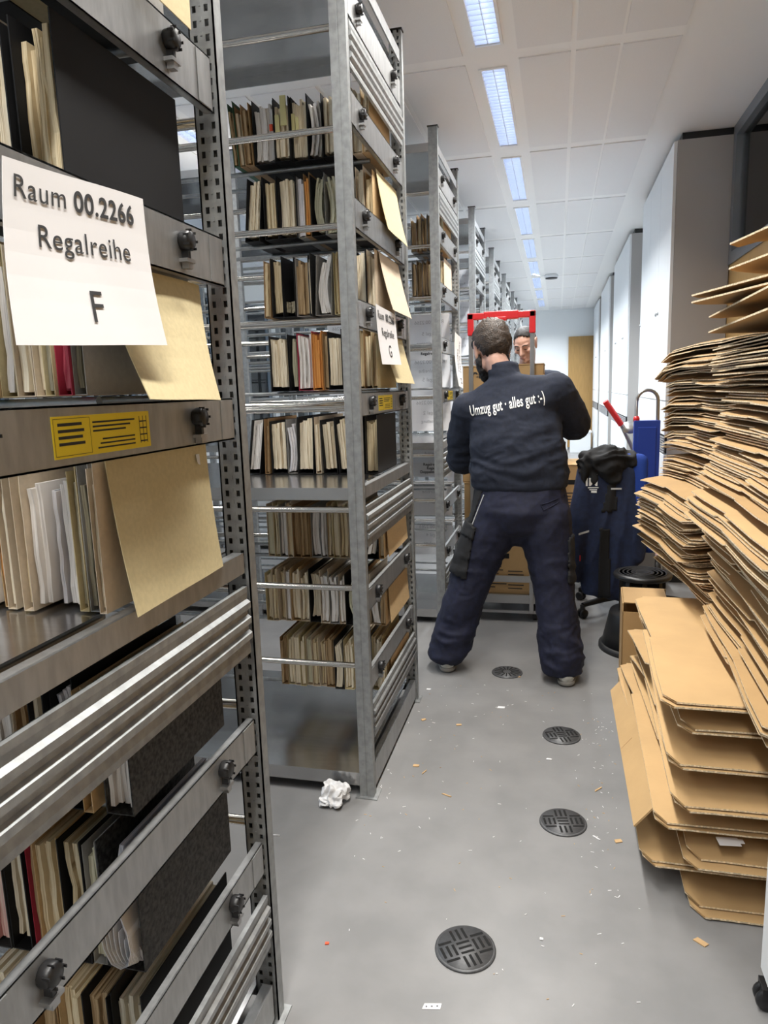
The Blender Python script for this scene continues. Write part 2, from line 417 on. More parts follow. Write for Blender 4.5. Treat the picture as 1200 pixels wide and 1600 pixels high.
_fm = MB(); _fm.box(-.066, .014, -.014, .060, 0, .004); FOOT = _fm.mesh('foot_plate', M['galv_dull'])
def rack(y0, x0, name='shelving_rack'):
    r = empty(name, (x0, y0, 0))
    for b in range(NB+1):
        for far in (0, 1):
            xx = -b*BAY if b < NB else -NB*BAY+.052
            if b == 1: xx += .026
            # near post shows its smooth face to the front, far post its slotted one
            p = link('post', POST, r, (xx, 0, 0) if not far else (xx-.052, DEP, 0), (0, 0, PI if far else 0))
            link('foot_plate', FOOT, p)
    xl = -NB*BAY+.03; xr = -.03
    def shelf(z, lip, nm='shelf'):
        m = MB(); m.box(xl, xr-.022, .012, DEP-.012, z-.004, z)
        m.box(xl, xr-.022, .006, .012, z-lip, z); m.box(xl, xr-.022, DEP-.012, DEP-.006, z-lip, z)
        m.box(xl, xr-.022, .012, .024, z-lip, z-lip+.004); m.build(nm, M['shelf'], r)
    shelf(2.80, .045); shelf(1.128, .042); shelf(.09, .05)
    for i, z in enumerate(RAILS):
        for yy, rr in ((.012, .011), (DEP-.012, .011)):
            m = MB(); m.tube([(xl, yy, z), (xr-.02, yy, z)], rr, 8); m.build('rail', M['chrome'], r)
        if i == 4: continue
        m = MB(); zz = FB[i]-.0085
        for yy in (.45, .65): m.tube([(xl, yy, zz), (xr-.02, yy, zz)], .008, 6)
        m.build('support_rail', M['galv_dull'], r)
    # end beams and shelf sides
    for za, zb in ((.02, .108), (1.086, 1.128), (2.755, 2.80)):
        m = MB(); m.box(-.012, -.006, .044, DEP-.044, za, zb); m.box(-.03, -.006, .044, DEP-.044, zb-.004, zb); m.build('end_beam', M['galv'], r)
    for zb, zt in ((.212, .342), (.915, 1.058), (2.435, 2.57)):
        H = zt-zb; pr = [(0, 0)]
        pts = [(-.012, zb), (-.002, zb), (-.002, zb+.012*1)]
        for q in range(3):
            c = zb+H*(.27+.23*q); wv = H*.085
            pts += [(-.004, c-wv), (.004, c-wv*.5), (.004, c+wv*.5), (-.004, c+wv)]
        pts += [(-.002, zt-.012), (-.002, zt), (-.012, zt)]
        m = MB(); m.prism([(p[0], p[1]) for p in pts], 1, .046, DEP-.046)
        m.v = [(v[0], v[1], v[2]) for v in m.v]
        m.build('ribbed_end_panel', M['galv_dull'], r)
    clamps = []
    for i, (za, zb) in enumerate(STRIPS):
        m = MB(); m.box(-.010, -.007, .046, DEP-.046, za, zb); m.box(-.022, -.007, .046, DEP-.046, zb-.003, zb); m.box(-.022, -.007, .046, DEP-.046, za, za+.003)
        for yy in (.052, DEP-.10): m.box(-.007, -.0055, yy, yy+.048, za+.004, zb-.004)
        s = m.build('end_strip', M['galv'], r)
        for yy in (.16, .66):
            c = MB(); zc = za+(zb-za)*.62
            c.lathe([(.015, 0), (.017, .004), (.017, .016), (.013, .020)], n=14, T=Matrix.Translation((-.007, yy, zc)) @ Matrix.Rotation(PI/2, 4, 'Y'))
            for q in range(7): c.box(.004, .0145, yy-.0008+(.0165)*math.cos(q*.9), yy+.0008+(.0165)*math.cos(q*.9), zc+.0165*math.sin(q*.9)-.002, zc+.0165*math.sin(q*.9)+.002)
            c.box(-.007, .006, yy-.004, yy+.004, zc-.030, zc-.012); c.box(-.007, .009, yy-.014, yy+.014, zc-.036, zc-.030, 1); c.box(-.006, .007, yy-.007, yy+.007, zc-.046, zc-.036, 1)
            c.build('clamp', [M['dark'], M['steel']], s)
    # yellow load plate on the fifth strip
    za, zb = STRIPS[4]
    m = MB(); m.box(-.0072, -.0064, .285, .51, za+.012, zb-.014); lb = m.build('load_label', M['yellow'], r)
    m = MB(); xx = -.0062
    def ln(a, b, c, d): m.box(-.0066, xx, a, b, c, d)
    z0, z1 = za+.015, zb-.017
    for a, b in ((.288, .2885), (.362, .3625)): ln(a, b, z0, z1)
    ln(.288, .3625, z0, z0+.0006); ln(.288, .3625, z1-.0006, z1)
    for q in range(4): ln(.296, .345+.004*(q % 2), z1-.010-q*.0085, z1-.006-q*.0085)
    for q in range(3): ln(.368, .47-.012*q, z1-.009-q*.006, z1-.0065-q*.006)
    for q in range(3): ln(.376+.006*q, .468, z0+.004+q*.006, z0+.0062+q*.006)
    for q in range(4): ln(.482, .502, z0+.006+q*.010, z0+.008+q*.010)
    for q in range(3): ln(.482+q*.0095, .4832+q*.0095, z0+.004, z1-.004)
    m.build('printed_lines', M['ink'], lb)
    return r
RY = {'F': .50, 'G': 2.264, 'H': 4.20, 'I': 6.08, 'J': 7.90, 'K': 9.75, 'L': 11.6, 'M': 13.45}
RX = {'F': -.62, 'G': -.630, 'H': -.665, 'I': -.668, 'J': -.672, 'K': -.675, 'L': -.675, 'M': -.675}
r0 = rack(RY['F'], RX['F'])
tag(r0, 'galvanised steel rack nearest the viewpoint, with the F sign on its end', 'rack', 'steel file racks along the aisle')
nm = {'G': 'galvanised steel rack with the G sign, just beyond the nearest rack',
      'H': 'galvanised steel rack third along the aisle, mostly holding hung paper sheets',
      'I': 'galvanised steel rack fourth along the aisle, behind the standing man',
      'J': 'galvanised steel rack fifth along the aisle', 'K': 'galvanised steel rack sixth along the aisle',
      'L': 'galvanised steel rack seventh along the aisle', 'M': 'galvanised steel rack eighth along the aisle, nearest the back wall'}
for k, lab in nm.items():
    c = copy_tree(r0); c.location = (RX[k], RY[k], 0); tag(c, lab, 'rack', 'steel file racks along the aisle')

# ------------------------------------------------------------------ files
def slab(m, xa, xb, y0, y1, z0, z1, bend=0., lean=0., jag=.0, mi=0, n=7):
    """one sheaf between xa and xb, bent sideways along its height (s-shape) and leaning; front edge slightly ragged"""
    vs = []; fs = []
    for i in range(n+1):
        u = i/n; dx = bend*math.sin(PI*u)*(1-.3*u)+lean*u
        fy = random.uniform(-jag, jag)
        z = z0+(z1-z0)*u
        for x, y in ((xa+dx, y0+fy), (xb+dx, y0+fy), (xb+dx, y1), (xa+dx, y1)): vs.append((x, y, z))
    for i in range(n):
        a = i*4
        for j in range(4): fs.append((a+j, a+(j+1) % 4, a+4+(j+1) % 4, a+4+j))
    fs += [(3, 2, 1, 0), (n*4, n*4+1, n*4+2, n*4+3)]
    m.add(vs, fs, mi)
def make_file(x_right, y0, zb, th, cover, pages, bend=0., lean=0., depth=.32, hgt=.225, wrap='u', stick=0, sides=(1, 1), ph=None, tabs=None, curl=False):
    """a folder: card wrapped round the bottom of a pad of papers, cut edges to the front (-y)"""
    W = th; t = .0022 if cover in ('black', 'marbled', 'darkgrey', 'orange') else .0012
    m = MB(); hc = hgt
    if cover:
        if sides[1]: slab(m, W/2-t, W/2, 0, depth, 0, hc, bend*.6 if wrap == 'b' else 0, lean)
        if sides[0]: slab(m, -W/2, -W/2+t, 0, depth, 0, hc*random.uniform(.96, 1), bend*.6 if wrap == 'b' else 0, lean)
        m.box(-W/2, W/2, 0, depth, -t, 0)
    cm = CV[cover] if cover else CV['beige']
    name = 'binder' if cover in ('black', 'marbled', 'darkgrey', 'orange') else 'file_folder'
    o = m.build(name, cm, None, (x_right-W/2, y0, zb+.0025))
    ab = abs(bend) if cover else 0; p = MB(); k = max(2, int((th-ab)/.009)); xa = -W/2+t+.0008+(ab if bend < 0 and cover else 0); wd = (W-2*t-.0016-ab)/k
    phh = (ph or hgt)*.93
    for i in range(k):
        z0 = .002+random.uniform(0, .004)+(.012 if cover in ('black',) else .003)
        fy = random.uniform(.001, .020)+(.006 if cover in ('black', 'marbled') else 0)
        slab(p, xa+i*wd+.0002, xa+(i+1)*wd-.0002, fy, depth-.02, z0, phh*random.uniform(.90, 1.03), bend*(1-.25*abs(i-k/2)/k), lean, .0022)
    pp = p.build('pages', PG[pages], o)
    if curl:
        q = MB()
        for sc_, dx in ((1., 0.), (.90, .003), (.80, .006), (.68, .009), (.54, .012), (.40, .015), (.26, .018)):
            prof_ = [(-.5, .62), (-.52, .40), (-.46, .20), (-.25, .05), (.05, .012), (.30, .06), (.42, .20), (.36, .40), (.12, .62), (-.02, .86)]
            pts = [(u*W*.82*sc_+dx-.006, (.02+v*.80*sc_)*hgt) for u, v in prof_]
            for (xa_, za_), (xb_, zb_) in zip(pts, pts[1:]): q.prism([(xa_, za_), (xb_, zb_), (xb_+.0016, zb_+.0010), (xa_+.0016, za_+.0010)], 1, -.012+dx, depth*.8)
        q.build('curled_sheets', M['paper'], o)
    if tabs:
        for (u, v, w_, h_, mm) in tabs:
            q = MB(); xx = -W/2+u*W; q.box(xx, xx+w_, -.004, .003, v*hgt, v*hgt+h_); q.build('paper_tab', mm, o)
    return o, name
M['postit'] = mat('yellow_note', (.55, .50, .24), .8)
M['note_red'] = mat('red_note', (.75, .10, .04), .8)
COVN = {'black': 'black binder', 'marbled': 'black marbled binder', 'darkgrey': 'charcoal binder', 'orange': 'orange binder', 'manila': 'manila folder', 'tan': 'tan folder',
        'beige': 'beige folder', 'brown': 'brown folder', 'grey': 'grey folder', 'green': 'green folder', 'red': 'red folder', None: 'loose bundle'}
PGN = {'cream': 'cream', 'yellowed': 'yellowed', 'white': 'white', 'brown': 'brownish', 'greenish': 'greenish', 'pink': 'pinkish', 'red': 'red', 'bluish': 'white', 'orange': 'orange', 'olive': 'olive'}
TIER = ['top', 'second', 'third', 'fourth', 'fifth', 'sixth', 'seventh', 'lowest']
def fill(rk, tier, seq, x_start=None, y0=.385):
    """seq from the aisle end inwards: (cover, pages, thickness, {options})"""
    x = RX[rk]-.03 if x_start is None else x_start
    for i, it in enumerate(seq):
        cv, pg, th = it[:3]; op = dict(it[3]) if len(it) > 3 else {}
        x -= op.pop('gap', .0015)
        yy = RY[rk]+y0+op.pop('dy', random.uniform(-.008, .012)); xo = op.pop('xo', 0.)
        dl = op.pop('dz', 0.); hh = op.pop('hgt', random.uniform(.212, .228))
        lean = op.get('lean', 0.)
        if lean < 0: pass
        o, name = make_file(x+xo, yy, FB[tier]+dl, th, cv, pg, hgt=hh, **op)
        x -= th
        lab = '%s of %s papers, %s from the aisle post, %s tier of rack %s' % (COVN[cv], PGN[pg], ordinal(i+1), TIER[tier], rk)
        tag(o, lab, 'binder' if name == 'binder' else 'file', '%s tier files on rack %s' % (TIER[tier], rk))
pt = M['postit']
fill('G', 0, [('tan', 'cream', .03), ('beige', 'cream', .035), ('black', 'yellowed', .055), ('black', 'cream', .055), ('black', 'white', .055, dict(bend=.014, sides=(1, 1))), ('black', 'cream', .062, dict(tabs=[(.05, .45, .012, .06, pt), (.3, .35, .01, .07, pt)])),
      ('black', 'cream', .062, dict(tabs=[(.5, .55, .022, .10, pt), (.15, .4, .016, .07, pt)])), ('black', 'white', .085, dict(bend=.006, tabs=[(.8, .5, .012, .022, M['note_red'])])),
      ('brown', 'brown', .03, dict(lean=-.010)), ('brown', 'cream', .024, dict(lean=-.012)), ('green', 'brown', .02, dict(lean=-.014))])
fill('G', 1, [('tan', 'yellowed', .025), ('beige', 'cream', .03, dict(gap=.006)), ('black', 'cream', .055), ('grey', 'greenish', .06, dict(bend=.020)), ('black', 'greenish', .055, dict(bend=-.018)), ('brown', 'orange', .022, dict(bend=.004)),
      ('grey', 'bluish', .03), ('black', 'cream', .072, dict(bend=.003)), ('black', 'yellowed', .055), ('black', 'cream', .06, dict(lean=.022, gap=.024))])
fill('G', 2, [('beige', 'cream', .03), ('black', 'cream', .05), ('brown', 'brown', .022), ('red', 'red', .016), ('manila', 'brown', .02), ('manila', 'yellowed', .016), ('grey', 'white', .062, dict(bend=-.02, lean=.012, gap=.014)), ('darkgrey', 'cream', .01, dict(gap=.012)),
      ('grey', 'brown', .052), ('black', 'olive', .045, dict(ph=.06)), ('black', 'yellowed', .045), ('brown', 'yellowed', .026, dict(lean=.008, gap=.010))])
fill('G', 3, [('manila', 'brown', .02), ('brown', 'yellowed', .03), ('tan', 'yellowed', .035), ('black', 'cream', .045), ('black', 'cream', .056, dict(bend=.003)), ('brown', 'brown', .022), ('orange', 'orange', .04), ('red', 'white', .06, dict(bend=.005)),
      ('black', 'greenish', .036, dict(bend=-.006)), ('black', 'cream', .078)])
fill('G', 4, [('darkgrey', 'yellowed', .05, dict(gap=.012)), ('black', 'cream', .045, dict(gap=.004)), ('black', 'cream', .055, dict(lean=-.014)), ('black', 'cream', .058, dict(lean=-.008, gap=.008)), ('beige', 'cream', .022, dict(gap=.010)), ('black', 'cream', .066, dict(lean=.008, gap=.010)),
      ('grey', 'bluish', .042, dict(bend=.014)), ('black', 'cream', .068), ('brown', 'brown', .018, dict(lean=.008, gap=.010)), ('black', 'white', .052, dict(lean=.03, gap=.024))])
def folders(n, seed, kinds):
    rnd = random.Random(seed); out = []
    for k in range(n):
        c, p = rnd.choice(kinds); out.append((c, p, rnd.uniform(.022, .042), dict(bend=rnd.uniform(-.006, .008), hgt=rnd.uniform(.205, .23))))
    return out
kk = [('beige', 'yellowed'), ('beige', 'cream'), ('grey', 'greenish'), ('manila', 'cream'), ('brown', 'brown'), ('tan', 'cream'), ('beige', 'white'), ('beige', 'greenish'), ('grey', 'white')]
s6 = folders(15, 4, kk); s6[0] = ('tan', 'cream', .02, {}); s6[1] = ('black', 'white', .05, dict(bend=.014)); fill('G', 5, s6)
s7 = folders(14, 9, kk); s7[0] = ('tan', 'brown', .02, {}); s7[1] = ('beige', 'white', .045, dict(bend=-.014)); s7[3] = ('black', 'greenish', .062, dict(bend=-.028)); s7[7] = ('black', 'cream', .05, dict(bend=.012)); fill('G', 6, s7)
s8 = folders(14, 21, kk); s8[0] = ('tan', 'yellowed', .02, {}); s8[5] = ('darkgrey', 'cream', .04, dict(bend=.008)); s8[6] = ('brown', 'brown', .04, {}); fill('G', 7, s8)
# rack F
fill('F', 1, [('grey', 'white', .03), ('black', 'cream', .05), ('manila', 'cream', .04), ('black', 'yellowed', .05), ('beige', 'cream', .04), ('black', 'cream', .05), ('beige', 'cream', .04)])
fill('F', 2, [('black', 'yellowed', .066), ('black', 'cream', .055, dict(gap=.01)), ('black', 'yellowed', .05), ('beige', 'cream', .05), ('black', 'cream', .06)], y0=.40)
fill('F', 3, [('grey', 'olive', .020, dict(gap=.006)), ('red', 'red', .022), ('manila', 'olive', .016), ('beige', 'cream', .024), ('beige', 'cream', .03), ('manila', 'white', .028, dict(bend=.006)), ('tan', 'yellowed', .02), ('green', 'white', .032), ('brown', 'brown', .03), ('beige', 'cream', .04), ('tan', 'yellowed', .04)], y0=.40)
fill('F', 4, [('beige', 'cream', .012, dict(gap=.004)), ('grey', 'olive', .02), ('manila', 'olive', .016), (None, 'white', .028, dict(bend=.004)), (None, 'bluish', .018), (None, 'white', .022), ('beige', 'yellowed', .018), ('manila', 'brown', .014), ('beige', 'cream', .016), ('tan', 'orange', .012), (None, 'white', .03, dict(bend=.006)), ('beige', 'olive', .018), (None, 'white', .032), ('green', 'cream', .03), ('beige', 'cream', .04), ('brown', 'brown', .04)], y0=.40)
fill('F', 5, [('marbled', 'white', .05, dict(hgt=.228)), ('tan', 'cream', .018, dict(gap=.02)), ('black', 'bluish', .045, dict(bend=.016)), ('black', 'cream', .03), ('brown', 'brown', .03), ('beige', 'white', .05), ('grey', 'cream', .05)], y0=.40)
fill('F', 6, [('marbled', 'bluish', .070, dict(bend=-.030, hgt=.228, curl=True)), ('grey', 'greenish', .025), ('black', 'yellowed', .045, dict(bend=.01)), ('tan', 'yellowed', .05), ('red', 'brown', .02), ('black', 'cream', .04), ('darkgrey', 'pink', .04), ('beige', 'pink', .05), ('grey', 'cream', .05)], y0=.40)
fill('F', 7, [('darkgrey', 'cream', .06, dict(gap=.02)), ('black', 'brown', .05), ('tan', 'yellowed', .05), ('brown', 'brown', .05), ('black', 'cream', .05), ('beige', 'cream', .05)], y0=.40)
# rack H: two tiers of old bundles
for tr, sd in ((0, 3), (1, 8)):
    s = folders(6, sd, [('brown', 'brown'), ('brown', 'yellowed'), ('beige', 'yellowed'), ('grey', 'brown')]); s[0] = ('beige', 'yellowed', .05, {}) if tr else ('tan', 'yellowed', .04, {})
    fill('H', tr, s)

# single cards that stick out past the end strips
def card(name, pts, th, mt, label, cat, bend=.0, group=None, nv=6):
    """a thin sheet through four corners (top near, top far, bottom far, bottom near), real thickness, slight belly"""
    a, b, c, d = [V(p) for p in pts]; n = nv
    nrm = (b-a).cross(d-a).normalized()
    m = MB(); vs = []
    for side in (0, 1):
        for i in range(n+1):
            for j in range(n+1):
                u, w = j/n, i/n
                p = (a*(1-u)+b*u)*(1-w)+(d*(1-u)+c*u)*w
                p = p+nrm*(bend*math.sin(PI*w)+.25*bend*math.sin(2*PI*u))+nrm*(th*(side-.5))
                vs.append(p)
    N = (n+1)*(n+1); fs = []
    for i in range(n):
        for j in range(n):
            q = i*(n+1)+j
            fs.append((q, q+1, q+n+2, q+n+1)); fs.append((N+q, N+q+n+1, N+q+n+2, N+q+1))
    rim = [j for j in range(n+1)]+[i*(n+1)+n for i in range(1, n+1)]+[n*(n+1)+j for j in range(n-1, -1, -1)]+[i*(n+1) for i in range(n-1, 0, -1)]
    for k in range(len(rim)):
        p, q = rim[k], rim[(k+1) % len(rim)]; fs.append((p, N+p, N+q, q))
    o0 = (a+b+c+d)/4
    m.add([v-o0 for v in vs], fs, 0, False)
    o = m.build(name, mt, None, o0)
    if label: tag(o, label, cat, group)
    return o, (a, b, c, d, nrm, o0)
card('manila_cover', [(-.646, .94, 1.650), (-.646, 1.245, 1.650), (-.578, 1.165, 1.441), (-.572, .93, 1.447)], .0016, CV['manila'], 'manila card leaning out over the end strip below the F sign', 'card', .006)
card('manila_cover', [(-.648, .915, 1.385), (-.645, 1.222, 1.385), (-.622, 1.215, 1.126), (-.615, .915, 1.122)], .0016, CV['manila'], 'manila card with torn tape at its corner, above the ribbed panel of rack F', 'card', .004)
card('torn_tape', [(-.638, 1.172, 1.345), (-.638, 1.184, 1.345), (-.636, 1.182, 1.325), (-.636, 1.174, 1.328)], .0008, M['paper'], 'torn scrap of white tape stuck on the manila card', 'tape')
card('yellow_cover', [(-.625, 1.02, 2.20), (-.60, 1.20, 2.22), (-.585, 1.165, 2.035), (-.60, 1.09, 2.05)], .0016, CV['manila'], 'pale manila corner poking out at the top of rack F', 'card')
for z, xo, cm, lab in ((2.145, 0, 'manila', 'second'), (1.855, .01, 'beige', 'third'), (1.585, .016, 'manila', 'fourth')):
    card('cover_card', [(RX['G']-.027, 2.70, z+.105), (RX['G']-.027, 3.04, z+.108), (RX['G']+.018+xo, 3.03, z-.115), (RX['G']+.014+xo, 2.70, z-.11)], .0016, CV[cm], '%s card bulging out of the %s tier end of rack G' % (cm, lab), 'card', .004, 'cards bulging out of rack G')
for z, lab in ((.905, 'sixth'), (.63, 'seventh'), (.35, 'lowest')):
    card('cover_card', [(RX['G']-.024, 2.68, z+.105), (RX['G']-.022, 3.03, z+.108), (RX['G']-.014, 3.03, z-.108), (RX['G']-.016, 2.68, z-.11)], .0016, CV['tan'], 'tan card covering the %s tier end of rack G' % lab, 'card', .003, 'cards on the end of rack G')
card('white_note', [(-.676, 2.82, 1.325), (-.676, 2.86, 1.325), (-.675, 2.86, 1.275), (-.675, 2.82, 1.275)], .0008, M['paper'], 'small white label stuck on the charcoal binder of rack G', 'label')

# room signs clamped to the rack ends
def sign(pts, lines, label, bend=.004, mt=None, ink=None, mirror=False, name='room_sign', group=None, rot=0., cat='sign'):
    o, (a, b, c, d, nrm, o0) = card(name, pts, .0006, mt or M['paper'], label, cat, bend, group, 8)
    w = (b-a).length; h = ((d-a).length+(c-b).length)/2
    for body, size, cy, bold, cx in lines:
        if mirror: me = text_mesh('lettering', body, size, ink or M['faint'], bold)
        else: me = text_mesh('lettering', body, size, ink or M['ink'], bold)
        for v in me.vertices:
            x, y = v.co.x, v.co.y
            if rot: x, y = x*math.cos(rot)-y*math.sin(rot), x*math.sin(rot)+y*math.cos(rot)
            if mirror: x = -x
            u = cx+x/w; ww = cy-y/h
            p = (a*(1-u)+b*u)*(1-ww)+(d*(1-u)+c*u)*ww
            v.co = p-nrm*(.0012+(.0004 if v.co.z > 0 else 0))+nrm*(bend*math.sin(PI*ww)+.25*bend*math.sin(2*PI*u))-o0
        link('lettering', me, o)
    return o
sign([(-.612, .735, 1.724), (-.612, 1.022, 1.745), (-.578, 1.000, 1.527), (-.578, .683, 1.511)],
     [('Raum', .040, .20, -.0002, .215), ('00.2266', .039, .20, .0006, .655), ('Regalreihe', .041, .45, -.0002, .50), ('F', .062, .86, -.0003, .50)],
     'white paper sign reading Raum 00.2266 Regalreihe F on the nearest rack', .006)
sign([(-.618, 2.478, 1.745), (-.618, 2.785, 1.735), (-.596, 2.775, 1.543), (-.600, 2.475, 1.538)],
     [('Raum', .040, .22, -.0002, .215), ('00.2266', .039, .22, .0006, .655), ('Regalreihe', .041, .50, -.0002, .50), ('G', .062, .86, -.0003, .50)],
     'white paper sign reading Raum 00.2266 Regalreihe G on the second rack', .004)
sign([(-.640, 4.62, 1.80), (-.635, 4.90, 1.77), (-.610, 4.85, 1.43), (-.625, 4.66, 1.46)],
     [('Raum 00.2266', .034, .40, 0, .62), ('Regalreihe', .034, .48, 0, .42), ('H', .06, .86, 0, .5)],
     'crooked paper sign with sideways writing on the third rack end', .012, M['paper_grey'], M['ink'], rot=-PI/2)  # plain thin paper, no beige of its own
# paper sheets hung on the rails of rack H, writing showing through from the other side
hz = RY['H']+DEP-.03
for i, (z1, z0, xa, xb, ln, lab, mir, mt) in enumerate([
    (1.955, 1.70, -1.02, -.735, [('Raum 00.2266', .034, .25, 0, .5), ('Regal 5', .034, .55, 0, .5), ('Doppelmappe', .03, .8, 0, .5)], 'thin paper sheet hung in rack H below the two filled tiers', True, 'paper_grey'),
    (1.675, 1.40, -1.02, -.735, [('Raum 00.2266', .036, .2, 0, .5), ('Regalreihe', .036, .42, 0, .5), ('Regal 5', .036, .64, 0, .5)], 'thin paper sheet hung in rack H level with the red trolley handle', True, 'paper_grey'),
    (1.385, 1.15, -1.02, -.735, [('Raum 00.2266', .034, .2, 0, .5), ('Regal 2', .036, .5, 0, .5), ('Einstellung', .03, .75, 0, .5)], 'thin paper sheet hung in rack H just above its middle shelf', True, 'paper'),
    (1.045, .82, -1.02, -.735, [('Regal 4', .034, .3, 0, .5), ('Umstellung', .03, .6, 0, .5)], 'thin paper sheet hung in rack H just below its middle shelf', True, 'paper_grey'),
    (.77, .54, -1.02, -.735, [('Regalreihe', .034, .3, 0, .5), ('Regal 2', .036, .6, 0, .5)], 'thin paper sheet hung in rack H second above the bottom shelf', True, 'paper'),
    (.49, .25, -1.02, -.735, [('Raum 00.2266', .034, .2, 0, .5), ('Regal 4', .034, .45, 0, .5), ('Umstellung', .03, .7, 0, .5)], 'thin paper sheet hung in rack H lowest, above the bottom shelf', True, 'paper')]):
    o = sign([(xa, hz, z1), (xb, hz, z1), (xb+.004, hz-.02, z0), (xa, hz-.025, z0)], ln, lab, .012, M[mt], M['faint'], mir, 'paper_sheet', 'paper sheets hung in rack H', cat='paper sheet')
for z1, txt, lab in ((1.735, ['Raum 00.2266', 'Regalreihe I'], 'small white notice in rack H at head height of the standing man'),
                     (.93, ['Regalreihe I', 'Regal 4', 'Doppelmappe 8'], 'small white notice in rack H at the waist height of the standing man')):
    sign([(-1.02, hz-.06, z1), (-.74, hz-.06, z1), (-.74, hz-.065, z1-.095), (-1.02, hz-.065, z1-.095)], [(t, .026, .30+.30*k if len(txt) == 2 else .24+.28*k, .0006, .56) for k, t in enumerate(txt)], lab, .003, M['paper'], M['ink'], False, 'paper_notice', 'small notices in rack H', cat='paper notice')
# sheets seen deeper, in rack H further from the aisle and in rack I
for k, (x, z1, z0) in enumerate(((-1.62, 1.93, 1.68), (-1.62, 1.66, 1.42), (-1.62, 1.38, 1.16))):
    sign([(x, hz, z1), (x+.28, hz, z1), (x+.28, hz-.02, z0), (x, hz-.02, z0)], [('Raum 00.2266', .034, .2, 0, .5), ('Regalreihe H', .034, .45, 0, .5), ('Regal 2', .034, .7, 0, .5)],
         'thin paper sheet hung deeper inside rack H, %s of three above its middle shelf' % ('topmost', 'middle', 'lowest')[k], .01, M['paper_grey'], M['faint'], True, 'paper_sheet', 'paper sheets hung in rack H', cat='paper sheet')
iz = RY['I']+DEP-.03
for k, (z1, z0) in enumerate(((2.53, 2.28), (2.24, 2.0), (1.95, 1.72), (1.66, 1.43), (1.38, 1.15), (1.04, .81), (.76, .53))):
    sign([(-1.05, iz, z1), (-.76, iz, z1), (-.76, iz-.02, z0), (-1.05, iz-.02, z0)], [('Raum 00.2266', .034, .25, 0, .5), ('Regal %d' % (k % 4+2), .034, .55, 0, .5)],
         'thin paper sheet hung in rack I, %s from the top' % ordinal(k+1), .01, M['paper'], M['faint'], True, 'paper_sheet', 'paper sheets hung in rack I', cat='paper sheet')

# ------------------------------------------------------------------ flattened cartons
def carton(L, W, rnd, gap=.006, droop=.0, enddroop=0., th=.0035, cut=.03, ox=0., oy=0., L0=None, setback=0., puff=0.):
    """a folded-flat moving carton: two corrugated layers, flaps along the aisle side, clipped corners.
       x from 0 (aisle edge) inwards, y from 0 (near end) to L, z from 0"""
    m = MB()
    for layer in (0, 1):
        zb = layer*(th+gap)
        seam = rnd.uniform(.35, .65)*L
        ys = [0, cut, L*.2, seam-.003, seam+.003, L*.8, L-cut, L]
        stepA, stepB = rnd.uniform(-.012, .012), rnd.uniform(-.012, .012)
        x0 = layer*rnd.uniform(-.015, .015)
        xs = [0, .03, .09, W*.35, W*.6, W]
        dl = droop; de = enddroop
        wob = [rnd.uniform(-.0012, .0012) for _ in range(len(ys))]
        nx, ny = len(xs), len(ys); top = []; bot = []
        for j, y in enumerate(ys):
            for i, x in enumerate(xs):
                off = x0+(stepA if y < seam else stepB)
                xx = x+(off if i < 3 else 0)
                if i == 0 and j in (0, ny-1): xx = x+off+cut
                if i == 0 and j in (3, 4): xx += .010
                yy = y+(rnd.uniform(-.002, .002) if j in (0, ny-1) else 0)+(layer*setback if j < 3 else 0)
                LL = L0 or L; u = max(0, 1-(xx+ox)/(W*.40)); v = 0; w = max(0, 1-(LL-yy-oy)/(LL*.35))
                z = zb-dl*u*u-de*w*w+(wob[j] if i < 2 else 0)+layer*puff*math.sin(PI*y/L)
                top.append((xx, yy, z+th)); bot.append((xx, yy, z))
        N = nx*ny; fs = []; es = []
        for j in range(ny-1):
            for i in range(nx-1):
                q = j*nx+i
                fs.append((q, q+1, q+nx+1, q+nx)); fs.append((N+q, N+q+nx, N+q+nx+1, N+q+1))
        rim = list(range(nx))+[j*nx+nx-1 for j in range(1, ny)]+[(ny-1)*nx+i for i in range(nx-2, -1, -1)]+[j*nx for j in range(ny-2, 0, -1)]
        for k in range(len(rim)):
            p, q = rim[k], rim[(k+1) % len(rim)]; es.append((p, q, N+q, N+p))
        b = len(m.v); m.add(top+bot, fs, 0, False); m.f += [[i+b for i in f] for f in es]; m.m += [1]*len(es); m.sm += [False]*len(es)
    return m
kr = [M['kraft'], M['kraft_edge']]; kr2 = [M['kraft2'], M['kraft_edge']]
def stack(n, x0, y0, z0, z1, L, W, rot, who, seed, droop_top, grp, shift=None, end=0., amp=.03):
    rnd = random.Random(seed); ww = [rnd.choice((.72, .75, .8, .9, 1.0, 1.35, 1.9)) for _ in range(n)]; tot = sum(ww); zc = z0; cx = cy = cr = 0.; left = 0
    for k in range(n):
        u = k/(n-1)
        if left <= 0: left = rnd.randint(2, 6); cx = rnd.uniform(-amp, amp); cy = rnd.uniform(-.05, .05); cr = rnd.uniform(-.8, .8)*amp
        left -= 1
        pitch = ww[k]/tot*(z1-z0); gp = max(.0015, pitch-.0105)*rnd.uniform(.55, .9)
        dx = cx+rnd.uniform(-.012, .012)+(shift(u) if shift else 0); dy = cy+rnd.uniform(-.015, .015)
        g = carton(L*rnd.uniform(.95, 1.03), W, rnd, gp, droop_top*u, end*u, ox=dx, oy=dy, L0=L)
        o = g.build('flattened_carton', kr if rnd.random() < .6 else kr2, None, (x0, y0, zc), (0, 0, rot+cr)); zc += pitch
        o.location += Matrix.Rotation(rot, 3, 'Z') @ V((dx, dy, 0))
        tag(o, 'flattened brown carton, %s from the bottom of the %s' % (ordinal(k+1), who), 'flattened carton', grp)
